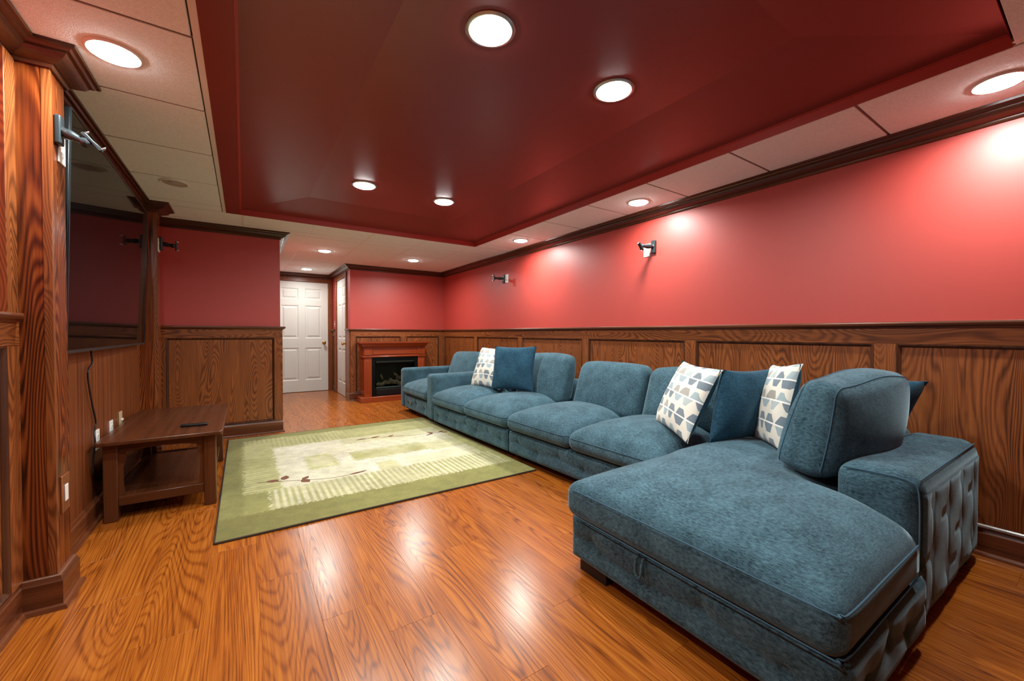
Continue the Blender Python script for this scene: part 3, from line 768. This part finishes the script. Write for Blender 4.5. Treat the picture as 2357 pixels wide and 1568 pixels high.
c, a, b = quad((2.52, 1.665, 0.905), (2.22, 1.225, 0.875), (2.06, 1.335, 0.475), (2.385, 1.785, 0.47))
pillow('throw_pillow', 'white printed pillow tilted on the armless section, its full face showing', c, a, b, 0.072, PRINT, BLUE_D, gr=PG, seed=3)
c, a, b = quad((2.24, 1.225, 0.885), (2.62, 1.145, 0.875), (2.56, 1.17, 0.475), (2.13, 1.25, 0.475))
pillow('throw_pillow', 'plain dark blue pillow between two printed white pillows', c, a, b, 0.075, BLUE_D, gr=PG, seed=4)
c, a, b = quad((2.68, 1.20, 0.885), (2.42, 0.885, 0.942), (2.26, 0.975, 0.478), (2.52, 1.17, 0.47))
pillow('throw_pillow', 'white printed pillow half hidden by the big chaise cushion', c, a, b, 0.07, PRINT, BLUE_D, gr=PG, seed=5)
c, a, b = quad((2.46, 0.76, 0.90), (2.80, 0.52, 0.835), (2.84, 0.66, 0.50), (2.50, 0.90, 0.50))
pillow('throw_pillow', 'blue pillow whose dark corner points out behind the chaise cushion', c, a, b, 0.065, BLUE_D, gr=PG, seed=6)
# big boxed cushion leaning on the chaise arm
bc = thing('boxed_cushion', 'large boxed blue back cushion leaning on the chaise arm', 'cushion', (2.31, 0.688, 0.688))
A_, B_ = Vector((0.64, -0.088, 0.016)) / 2, Vector((0.05, -0.070, 0.43)) / 2
N_ = A_.cross(B_).normalized(); HT = 0.078
def bcf(x, y, z):
    u, v = x / 0.30, z / 0.21; p = A_ * u + B_ * v
    puff = 0.070 * max(0, 1 - u * u) ** 0.8 * max(0, 1 - v * v) ** 0.8
    sgn = 1 if y > 0 else -1; y *= 1.12 - 0.22 * v
    sag = 0.015 * math.sin(3 * u + 1) * v
    return tuple(p + N_ * (-y - sgn * puff * min(1, abs(y) / 0.05)) + Vector((0, 0, sag)))
bcs = rbox(-0.30, 0.30, -HT, HT, -0.21, 0.21, 0.058, k=6, m=16, fn=bcf).build('cushion_body', BLUE, bc, smooth=True, angle=80)
for sy in (-1, 1):
    pts = []
    for (cx, cz, a0) in ((0.242, 0.152, 0), (-0.242, 0.152, 90), (-0.242, -0.152, 180), (0.242, -0.152, 270)):
        for q in range(6): aa = math.radians(a0 + 18 * q); pts.append((cx + 0.043 * math.cos(aa), sy * (HT - 0.018), cz + 0.043 * math.sin(aa)))
    pts.append(pts[0]); d_ = []
    for p, q in zip(pts, pts[1:]):
        n = max(1, int((Vector(q) - Vector(p)).length / 0.03))
        for r_ in range(n): d_.append(bcf(*Vector(p).lerp(Vector(q), r_ / n)))
    d_.append(bcf(*pts[0]))
    MB().tube(d_, 0.0028, 6).build('piping', SEAM, bcs, smooth=True)

# ------------------------------------------------------------------ rug
RX0, RX1, RY0, RY1 = -0.13, 1.915, 2.535, 4.91
rug = thing('area_rug', 'green patterned area rug with brown leaf sprigs in front of the sofa', 'rug', (RX0, RY0, 0))
RW, RH = RX1 - RX0, RY1 - RY0
NX, NY = 206, 238
from mathutils import noise as mnoise
cD, cM, cP, cC, cW = [srgb(*q)[:3] for q in ((110, 105, 50), (140, 138, 80), (176, 172, 122), (198, 192, 160), (208, 202, 182))]
def lerp3(a, b, t): return tuple(p + (q - p) * t for p, q in zip(a, b))
def nz(u, v, s_, k_=0.0): return mnoise.noise(Vector((u * s_ + k_, v * s_ * 1.15 + 2 * k_, k_)))
def rug_col(u0, v0):
    """u from the screen side to the sofa, v from near to far; block edges are feathered, hatching fades in and out"""
    rn = random.random() * 0.16 - 0.08 + 0.16 * nz(u0, v0, 9, 4) + 0.10 * nz(u0, v0, 30, 8)
    u, v = u0 + (random.random() - 0.5) * 0.014, v0 + (random.random() - 0.5) * 0.014
    ha = 0.55 + 0.75 * nz(u0, v0, 6, 1)                                   # strength of the hatching
    hat = lambda x, a, b: lerp3(lerp3(a, b, 0.5), a if x > 0 else b, max(0.0, min(1.0, ha)))
    c = cM if v > 0.12 else lerp3(cD, cM, 0.55)
    if u < 0.06 or v > 0.93: c = lerp3(cD, cM, 0.5)
    if u < 0.30 and v < 0.12: c = lerp3(cD, cM, 0.1 + 0.3 * (u / 0.30))
    if 0.06 < u < 0.97 and 0.12 < v < 0.93:
        c = lerp3(cM, cP, 0.45)
        if v > 0.76 and u < 0.55: c = hat(math.sin(u0 * 320) + 0.2, cP, lerp3(cM, cP, 0.2))
        if v > 0.80 and u >= 0.55: c = lerp3(cM, cP, 0.6)
        if v < 0.27 and 0.13 < u: c = hat(math.sin(u0 * 310), cC, lerp3(cM, cP, 0.35))
        if v < 0.27 and u <= 0.13: c = lerp3(cD, cM, 0.8)
        if u < 0.17 and 0.27 <= v <= 0.86: c = hat(math.sin(v0 * 330) + 0.1, cP, lerp3(cM, cP, 0.3))
        if u < 0.15 and 0.50 < v < 0.64: c = lerp3(c, cM, 0.5)
        if 0.17 <= u < 0.94 and 0.27 <= v <= 0.76:
            c = lerp3(cW, cC, 0.5 + 0.9 * nz(u0, v0, 5, 2))
            if 0.27 < u < 0.38 and 0.40 < v < 0.57: c = lerp3(cP, cC, 0.25 + 0.5 * nz(u0, v0, 20, 3))
            if 0.29 < u < 0.36 and 0.43 < v < 0.54: c = lerp3(cP, cC, 0.6)
            if 0.44 < u < 0.76 and 0.42 < v < 0.54: c = lerp3(lerp3(cM, cP, 0.65), cC, 0.25 + 0.6 * nz(u0, v0, 12, 5))
            if u > 0.62 and v < 0.36: c = cC
            if 0.76 < u and 0.40 < v < 0.52: c = lerp3(cP, cC, 0.5)
            if u > 0.45 and v > 0.66: c = lerp3(cP, cC, 0.55)
            if 0.50 < u < 0.58 and v < 0.36: c = lerp3(cP, cC, 0.4)
        if u > 0.90 and v < 0.60: c = lerp3(c, cM, 0.35)
    return tuple(max(0, q * (1 + rn)) for q in c)
V, F, C_ = [], [], []
for j in range(NY + 1):
    for i in range(NX + 1): V.append((RW * i / NX, RH * j / NY, 0.011)); C_.append(rug_col(i / NX, j / NY))
for j in range(NY):
    for i in range(NX): F.append((j * (NX + 1) + i, j * (NX + 1) + i + 1, (j + 1) * (NX + 1) + i + 1, (j + 1) * (NX + 1) + i))
nt_ = len(V)
for (x_, y_) in ((0, 0), (RW, 0), (RW, RH), (0, RH)): V.append((x_, y_, 0.0015)); C_.append(cD)
F.append((nt_ + 3, nt_ + 2, nt_ + 1, nt_))
me = bpy.data.meshes.new('pile'); me.from_pydata(V, [], F); at = me.color_attributes.new('weave', 'FLOAT_COLOR', 'POINT')
for k_, q in enumerate(C_): at.data[k_].color = (*q, 1)
me.materials.append(RUG); o = bpy.data.objects.new('pile', me); COL.objects.link(o); o.parent = rug
ed = [(0, 0, 0.0065), (RW / 2, 0, 0.0065), (RW, 0, 0.0065), (RW, RH / 2, 0.0065), (RW, RH, 0.0065), (RW / 2, RH, 0.0065), (0, RH, 0.0065), (0, RH / 2, 0.0065), (0, 0, 0.0065)]
eb = MB()
for p, q in ((ed[0], ed[2]), (ed[2], ed[4]), (ed[4], ed[6]), (ed[6], ed[8])): eb.tube([p, q], 0.006, 6)
eb.build('edge_binding', RUG_EDGE, rug, smooth=True)
def leaf(u, v, ang, ln, wd):
    n = 8; top = []; bot = []
    for q in range(n + 1):
        t = q / n; w2 = wd * math.sin(PI * t ** 0.8); top.append((t * ln, w2 / 2)); bot.append((t * ln, -w2 / 2))
    ring = top + bot[::-1][1:-1]; ca, sa = math.cos(ang), math.sin(ang)
    P_ = [(u * RW + x * ca - y * sa, v * RH + x * sa + y * ca) for x, y in ring]
    MB().loft([[(x, y, 0.0108) for x, y in P_], [(x, y, 0.0122) for x, y in P_]]).build('leaf_motif', RUG_BROWN, rug)
def vine(pts): MB().tube(smooth_path([(u * RW, v * RH, 0.011) for u, v in pts], 8), 0.0022, 5).build('vine_motif', RUG_BROWN, rug)
vine([(0.10, 0.36), (0.17, 0.335), (0.24, 0.31), (0.31, 0.285), (0.38, 0.282), (0.45, 0.30)])
for q in ((0.165, 0.345, 2.75, 0.085, 0.055), (0.18, 0.345, 1.35, 0.095, 0.055), (0.235, 0.315, -1.1, 0.085, 0.06), (0.235, 0.315, 0.9, 0.08, 0.04), (0.385, 0.283, 0.2, 0.14, 0.03)): leaf(*q)
vine([(0.53, 0.71), (0.62, 0.70), (0.70, 0.68), (0.80, 0.655), (0.90, 0.645), (0.97, 0.64)])
for q in ((0.565, 0.712, 3.3, 0.10, 0.03), (0.59, 0.708, 0.3, 0.11, 0.035), (0.67, 0.69, 0.5, 0.08, 0.035), (0.89, 0.645, 2.1, 0.09, 0.03), (0.89, 0.645, -2.6, 0.13, 0.03), (0.92, 0.643, 0.6, 0.09, 0.035), (0.93, 0.642, -0.6, 0.08, 0.03)): leaf(*q)

# ------------------------------------------------------------------ coffee table under the screen
ct = thing('coffee_table', 'dark brown wooden coffee table with a lower shelf, below the screen', 'table', (0, 0, 0))
tx0, tx1, ty0, ty1, tz = -0.690, -0.112, 3.10, 4.28, 0.470
lx0, lx1, ly0, ly1 = -0.665, -0.150, 3.150, 4.225
def slab_round(x0, x1, y0, y1, z0, z1, r, mat, nm):
    ring = []
    for (cx, cy, a0) in ((x1 - r, y1 - r, 0), (x0 + r, y1 - r, 90), (x0 + r, y0 + r, 180), (x1 - r, y0 + r, 270)):
        for q in range(6): a = math.radians(a0 + 18 * q); ring.append((cx + r * math.cos(a), cy + r * math.sin(a)))
    return MB().loft([[(x, y, z0) for x, y in ring], [(x, y, z1) for x, y in ring]]).build(nm, mat, ct, bevel=0.006, seg=3)
slab_round(tx0, tx1, ty0, ty1, tz - 0.024, tz, 0.02, TABLEW['y'], 'tabletop')
LW = 0.062
for (x_, sx) in ((lx0, 1), (lx1, -1)):
    for (y_, sy) in ((ly0, 1), (ly1, -1)):
        lb = MB().box(x_, x_ + sx * LW, y_, y_ + sy * LW, 0, tz - 0.024)
        lb.build('leg', TABLEW['z'], ct, bevel=0.005)
for y_, sy in ((ly0, 1), (ly1, -1)):                   # arched end aprons
    a0, a1 = lx0 + LW, lx1 - LW; n = 12; top = []; bot = []
    for q in range(n + 1):
        t = q / n; xx = a0 + (a1 - a0) * t
        top.append((xx, tz - 0.024)); bot.append((xx, tz - 0.092 + 0.030 * math.sin(PI * t) ** 0.6))
    ring = top + bot[::-1]
    MB().loft([[(x, y_ + sy * 0.012, z) for x, z in ring], [(x, y_ + sy * 0.034, z) for x, z in ring]]).build('end_apron', TABLEW['x'], ct)
    MB().box(a0, a1, y_ + sy * 0.008, y_ + sy * 0.036, 0.085, 0.140).build('shelf_rail', TABLEW['x'], ct, bevel=0.003)
    for (xx, s2) in ((a0, 1), (a1, -1)):               # shaped brackets beside the legs
        pr = [(xx, 0.14), (xx + s2 * 0.030, 0.14), (xx + s2 * 0.022, 0.20), (xx + s2 * 0.020, 0.30), (xx + s2 * 0.034, 0.36), (xx + s2 * 0.036, tz - 0.075), (xx, tz - 0.075)]
        MB().loft([[(p, y_ + sy * 0.016, z) for p, z in pr], [(p, y_ + sy * 0.030, z) for p, z in pr]]).build('bracket', TABLEW['z'], ct)
for x_, sx in ((lx0, 1), (lx1, -1)):
    MB().box(x_ + sx * 0.012, x_ + sx * 0.034, ly0 + LW, ly1 - LW, tz - 0.085, tz - 0.024).build('side_apron', TABLEW['y'], ct, bevel=0.002)
MB().box(lx0 + 0.02, lx1 - 0.02, ly0 + 0.036, ly1 - 0.036, 0.112, 0.132).build('lower_shelf', TABLEW['y'], ct, bevel=0.002)
MB().box(lx0 + 0.005, lx0 + 0.016, ly0 + LW, ly1 - LW, 0.14, 0.30).build('back_panel', TABLEW['y'], ct)

rm = thing('remote_control', 'slim black remote control lying on the coffee table', 'remote', (-0.271, 3.345, tz), math.radians(-6))
rbox(-0.072, 0.072, -0.017, 0.017, 0.001, 0.017, 0.006, k=3, m=4).build('body', BLACK_PL, rm, smooth=True)
for q in range(5): MB().lathe([(0.004, 0.0165), (0.004, 0.019), (0.001, 0.0195)], c=(-0.05 + 0.022 * q, 0.004, 0), n=10).build('button', GREY_MT, rm, smooth=True)

# ------------------------------------------------------------------ screen on the left wall
TVW, TVH, TVT = 1.86, 1.065, 0.035
tv = thing('tv', 'large black wall-mounted flat screen tilted slightly down', 'tv', (-0.690, 2.52, 0))
tv_b = Vector((-0.637, 2.515, 0.988)); tv_e = Vector((-0.668, 4.375, 0.988))
tu = (tv_e - tv_b).normalized(); tw = Vector((0.024, 0, 1.0)).normalized(); tn = tu.cross(tw).normalized() ; tn = tn if tn.x > 0 else -tn
def tvp(s, o, z): p = tv_b + tu * s + tn * o + tw * z - Vector((-0.690, 2.52, 0)); return (p.x, p.y, p.z)
MB().box(0, TVW, -0.022, -0.002, 0, TVH).xf(tvp).build('casing', BLACK_PL, tv, bevel=0.003)
MB().box(0.008, TVW - 0.008, -0.002, 0.0, 0.014, TVH - 0.008).xf(tvp).build('screen', SCREEN, tv)
bz = MB()
for b_ in ((0, TVW, 0.0, 0.014), (0, TVW, TVH - 0.008, TVH)): bz.box(b_[0], b_[1], -0.003, 0.002, b_[2], b_[3])
for b_ in ((0, 0.008, 0.014, TVH - 0.008), (TVW - 0.008, TVW, 0.014, TVH - 0.008)): bz.box(b_[0], b_[1], -0.003, 0.002, b_[2], b_[3])
bz.xf(tvp).build('bezel', GREY_MT, tv)
MB().box(0.55, 1.30, -0.050, -0.022, 0.25, 0.80).xf(tvp).build('rear_housing', BLACK_PL, tv, bevel=0.004)
MB().box(0.75, 1.10, -0.075, -0.048, 0.42, 0.70).xf(tvp).build('wall_mount', BLACK_PL, tv)

def cable(nm, label, pts, r, mat): return tag(MB().tube(smooth_path(pts, 8), r, 8).build(nm, mat, smooth=True), label, 'cable')
cable('power_cable', 'black power cable hanging from the screen to the wall outlet', [(-0.704, 3.16, 1.12), (-0.703, 3.155, 0.97), (-0.703, 3.168, 0.913), (-0.706, 3.100, 0.858), (-0.708, 3.172, 0.693), (-0.708, 3.238, 0.571), (-0.706, 3.20, 0.515), (-0.700, 3.185, 0.46), (-0.704, 3.165, 0.365), (-0.706, 3.172, 0.291), (-0.704, 3.29, 0.217), (-0.702, 3.33, 0.30)], 0.0042, BLACK_PL)

# ------------------------------------------------------------------ outlets and switches
def outlet(label, o, u, n, kind='duplex', mat=WHITE_PL, w=0.070, h=0.115, cat='outlet'):
    """o centre on the wall, u along the wall, n out of it"""
    o, u, n = Vector(o), Vector(u), Vector(n)
    t = thing('outlet_plate' if cat == 'outlet' else 'switch_plate', label, cat, tuple(o))
    f = lambda s, d, z: tuple(u * s + n * d + Vector((0, 0, z)))
    MB().box(-w / 2, w / 2, 0, 0.006, -h / 2, h / 2).xf(f).build('plate', mat, t, bevel=0.002)
    if kind == 'duplex':
        for z in (-0.02, 0.02):
            fc = MB().lathe([(0.0165, 0.006), (0.0165, 0.0075), (0.001, 0.0078)], n=20, axis='y').xf(lambda s, d, zz: f(s, d, zz + z)).build('socket_face', WHITE_PL, t)
            MB().box(-0.008, -0.0055, 0.0076, 0.0085, z - 0.003, z + 0.006).box(0.0055, 0.008, 0.0076, 0.0085, z - 0.003, z + 0.006).box(-0.002, 0.002, 0.0076, 0.0085, z - 0.011, z - 0.007).xf(f).build('socket_slots', BLACK_PL, fc)
    elif kind == 'rocker':
        MB().box(-0.0165, 0.0165, 0.006, 0.009, -0.033, 0.033).xf(f).build('rocker', WHITE_PL, t, bevel=0.001)
    elif kind == 'toggle':
        MB().box(-0.005, 0.005, 0.006, 0.018, -0.006, 0.010).xf(f).build('toggle', WHITE_PL, t, bevel=0.001)
    return t
SX = 0.006
outlet('white outlet plate under the bracket on the near oak post', (P1X, 2.405, 1.825), (0, -1, 0), (1, 0, 0))
outlet('white outlet plate under the bracket on the far oak post', (P2X, 4.60, 1.835), (0, -1, 0), (1, 0, 0))
outlet('white outlet plate on the red wall nearest the fireplace', (XR, 4.69, 1.840), (0, 1, 0), (-1, 0, 0))
outlet('white outlet plate behind the tilted bracket above the armless section', (XR, 2.365, 1.832), (0, 1, 0), (-1, 0, 0))
outlet('wood-framed switch plate with a white rocker low on the near post', (P1X, 2.385, 0.425), (0, -1, 0), (1, 0, 0), 'rocker', OAK['z'], 0.085, 0.15, 'switch')
outlet('white outlet at the near corner of the coffee table, behind the cable', (XL + SX, 3.30, 0.455), (0, -1, 0), (1, 0, 0))
outlet('white outlet just above the coffee table edge, middle of three', (XL + SX, 3.60, 0.455), (0, -1, 0), (1, 0, 0))
outlet('beige cable plate on the screen wall, farthest of the three', (XL + SX, 3.84, 0.475), (0, -1, 0), (1, 0, 0), 'toggle', plain('beige_plastic', srgb(190, 168, 132), 0.5))
outlet('white switch plate on the short hall wall before the slanted door', (XH, 8.06, 1.25), (0, -1, 0), (-1, 0, 0), 'toggle', WHITE_PL, cat='switch')

# ------------------------------------------------------------------ speaker brackets
def bracket(label, o, u, n, mat, lean=(0, 0), drop=0.03, length=0.16, spin=0.0, head='jaw'):
    """wall plate, swivel arm and a tilting jaw; o on the wall, u along the wall, n out of it"""
    o, u, n = Vector(o), Vector(u), Vector(n); Z = Vector((0, 0, 1))
    t = thing('speaker_bracket', label, 'bracket', tuple(o), 0, 'speaker wall brackets')
    f = lambda s, d, z: tuple(u * s + n * d + Z * z)
    rbox(-0.022, 0.022, 0.0005, 0.022, -0.058, 0.058, 0.008, k=3, m=3).xf(f).build('wall_plate', mat, t, smooth=True)
    e = Vector((lean[0], length, -drop))
    pts = [Vector((0, 0.016, 0.004)), Vector((e.x * 0.15, length * 0.25, -drop * 0.1 + 0.003)), Vector((e.x * 0.5, length * 0.5, -drop * 0.4)), Vector((e.x * 0.8, length * 0.8, -drop * 0.75)), e]
    MB().tube([f(*p) for p in smooth_path(pts, 4)], [0.017 if q < 3 else 0.013 + 0.007 * math.exp(-((q - 8) / 3.0) ** 2) for q in range(17)], 12).build('arm', mat, t, smooth=True)
    hd = MB(); cs, sn = math.cos(spin), math.sin(spin)
    hd.lathe([(0.017, -0.010), (0.019, -0.004), (0.019, 0.006), (0.013, 0.012), (0.010, 0.018)], n=16, axis='y').xf(lambda s, d, z: (s + e.x, d + e.y, z + e.z))
    hb = hd.xf(f).build('swivel', mat, t, smooth=True)
    jaw = [(0.0, -0.040), (0.010, -0.042), (0.016, -0.030), (0.014, 0.0), (0.016, 0.030), (0.010, 0.042), (0.0, 0.040), (0.004, 0.0)]
    def jf(s, d, z):
        d -= 0.0; dd, zz = d * cs - z * sn, d * sn + z * cs
        return f(s + e.x, dd + e.y + 0.016, zz + e.z)
    MB().loft([[(-0.014, a, b) for a, b in jaw], [(0.014, a, b) for a, b in jaw]]).xf(jf).build('jaw', mat, t, bevel=0.002)
    for zz in (-0.036, 0.036): MB().lathe([(0.006, 0.008), (0.006, 0.020), (0.003, 0.028)], c=(0, 0, zz), n=10, axis='y').xf(jf).build('clamp_screw', CHROME, t, smooth=True)
    return t
bracket('grey steel speaker bracket on the near oak post', (P1X, 2.352, 1.885), (0, -1, 0), (1, 0, 0), GREY_MT, lean=(0.02, 0), drop=0.035, length=0.088, spin=0.75)
bracket('black speaker bracket on the far oak post, mirrored in the screen', (P2X + 0.008, 4.60, 1.850), (0, -1, 0), (1, 0, 0), BLACK_PL, lean=(0.02, 0), drop=0.012, length=0.088)
bracket('black speaker bracket on the red wall nearest the fireplace', (XR - 0.001, 4.755, 1.842), (0, 1, 0), (-1, 0, 0), BLACK_PL, lean=(0.0, 0), drop=0.0, length=0.15)
bracket('grey speaker bracket with a tilted head above the armless section', (XR - 0.001, 2.290, 1.850), (0, 1, 0), (-1, 0, 0), GREY_MT, lean=(0.035, 0), drop=0.0, length=0.12, spin=-0.7)

# ------------------------------------------------------------------ electric fireplace with mantel
fp = thing('fireplace', 'electric fireplace with a cherry wood mantel and black firebox', 'fireplace', (2.05, 6.66, 0))
def fb(x0, x1, y0, y1, z0, z1, nm, mat, bevel=0.003, par=None):
    o = MB().box(x0 - 2.05, x1 - 2.05, y0 - 6.66, y1 - 6.66, z0, z1).build(nm, mat, par or fp, bevel=bevel); return o
YW = YB - 0.05
def mantel_prof(): return [(0.0, 0.86), (0.010, 0.86), (0.014, 0.872), (0.022, 0.880), (0.034, 0.905), (0.050, 0.918), (0.050, 0.924), (0.058, 0.926), (0.060, 0.948), (0, 0.948)]
mx0, mx1, my0 = 1.556, 2.556, 6.515
rings = []
for (px_, py_, ox, oy) in ((mx0, YW, -1, 0), (mx0, my0, -1, -1), (mx1, my0, 1, -1), (mx1, YW, 1, 0)):
    rings.append([(px_ + ox * q - 2.05, py_ + oy * q - 6.66, z) for q, z in mantel_prof()])
MB().loft(rings).build('mantel_shelf', CHERRY['x'], fp, smooth=True, angle=30)
fb(mx0, mx1, my0 + 0.01, YW, 0.70, 0.862, 'frieze', CHERRY['x'])
fb(1.70, 2.42, my0 + 0.002, my0 + 0.02, 0.745, 0.83, 'frieze_panel', CHERRY['x'])
for xx in (1.57, 2.435):
    fb(xx - 0.004, xx + 0.124, my0 - 0.004, my0 + 0.02, 0.735, 0.85, 'frieze_block', CHERRY['z'])
fb(mx0 - 0.014, mx1 + 0.014, my0 - 0.016, YW, 0.700, 0.722, 'ledge', CHERRY['x'], 0.006)
for xx in (1.562, 2.436):
    pl = fb(xx, xx + 0.118, my0, YW, 0.08, 0.70, 'pilaster', CHERRY['z'])
    for q in range(4): fb(xx + 0.022 + q * 0.021, xx + 0.033 + q * 0.021, my0 - 0.005, my0 + 0.004, 0.13, 0.65, 'flute', CHERRY['z'], 0.003, pl)
fb(1.50, 2.612, 6.455, YW, 0.0, 0.080, 'plinth', CHERRY['x'], 0.006)
fb(1.68, 2.436, 6.66, YW, 0.08, 0.70, 'firebox', DARKMETAL, 0)
for b_ in ((1.68, 1.735, 0.08, 0.70), (2.381, 2.436, 0.08, 0.70), (1.735, 2.381, 0.635, 0.70), (1.735, 2.381, 0.08, 0.20)):
    fb(b_[0], b_[1], my0 + 0.008, 6.66, b_[2], b_[3], 'firebox_frame', DARKMETAL, 0.002)
hood = MB().loft([[(-0.30, -0.155, 0.628), (0.315, -0.155, 0.628), (0.315, -0.128, 0.605), (-0.30, -0.128, 0.605)], [(-0.30, -0.150, 0.632), (0.315, -0.150, 0.632), (0.315, -0.10, 0.612), (-0.30, -0.10, 0.612)]])
hood.build('hood', HOODMETAL, fp)
fb(1.745, 2.371, my0 + 0.004, my0 + 0.02, 0.205, 0.222, 'lower_lip', HOODMETAL, 0.002)
fb(1.76, 2.36, my0 + 0.006, my0 + 0.012, 0.100, 0.185, 'control_door', BLACK_PL, 0.002)
fb(1.735, 2.381, 6.648, 6.658, 0.20, 0.635, 'fire_back', FIREGLASS_BACK, 0)
def firelog(p0, p1, r, s):
    p0, p1 = Vector(p0), Vector(p1); n = 9
    pts = [p0.lerp(p1, q / (n - 1)) + Vector((0, 0, 0.012 * math.sin(q * 1.7 + s))) for q in range(n)]
    rr = [r * (0.86 + 0.2 * math.sin(q * 2.1 + s) ** 2) for q in range(n)]
    MB().tube([(p.x - 2.05, p.y - 6.66, p.z) for p in pts], rr, 10).build('fire_log', LOG, fp, smooth=True)
firelog((1.77, 6.585, 0.245), (2.02, 6.60, 0.30), 0.034, 0); firelog((1.98, 6.59, 0.315), (2.22, 6.585, 0.235), 0.036, 1.3)
firelog((1.88, 6.61, 0.34), (1.84, 6.60, 0.41), 0.016, 2); firelog((2.10, 6.60, 0.36), (2.32, 6.60, 0.31), 0.030, 3.1); firelog((2.06, 6.615, 0.42), (2.14, 6.60, 0.36), 0.018, 0.7)
fb(1.735, 2.381, my0 + 0.024, my0 + 0.027, 0.205, 0.632, 'firebox_glass', GLASS, 0)
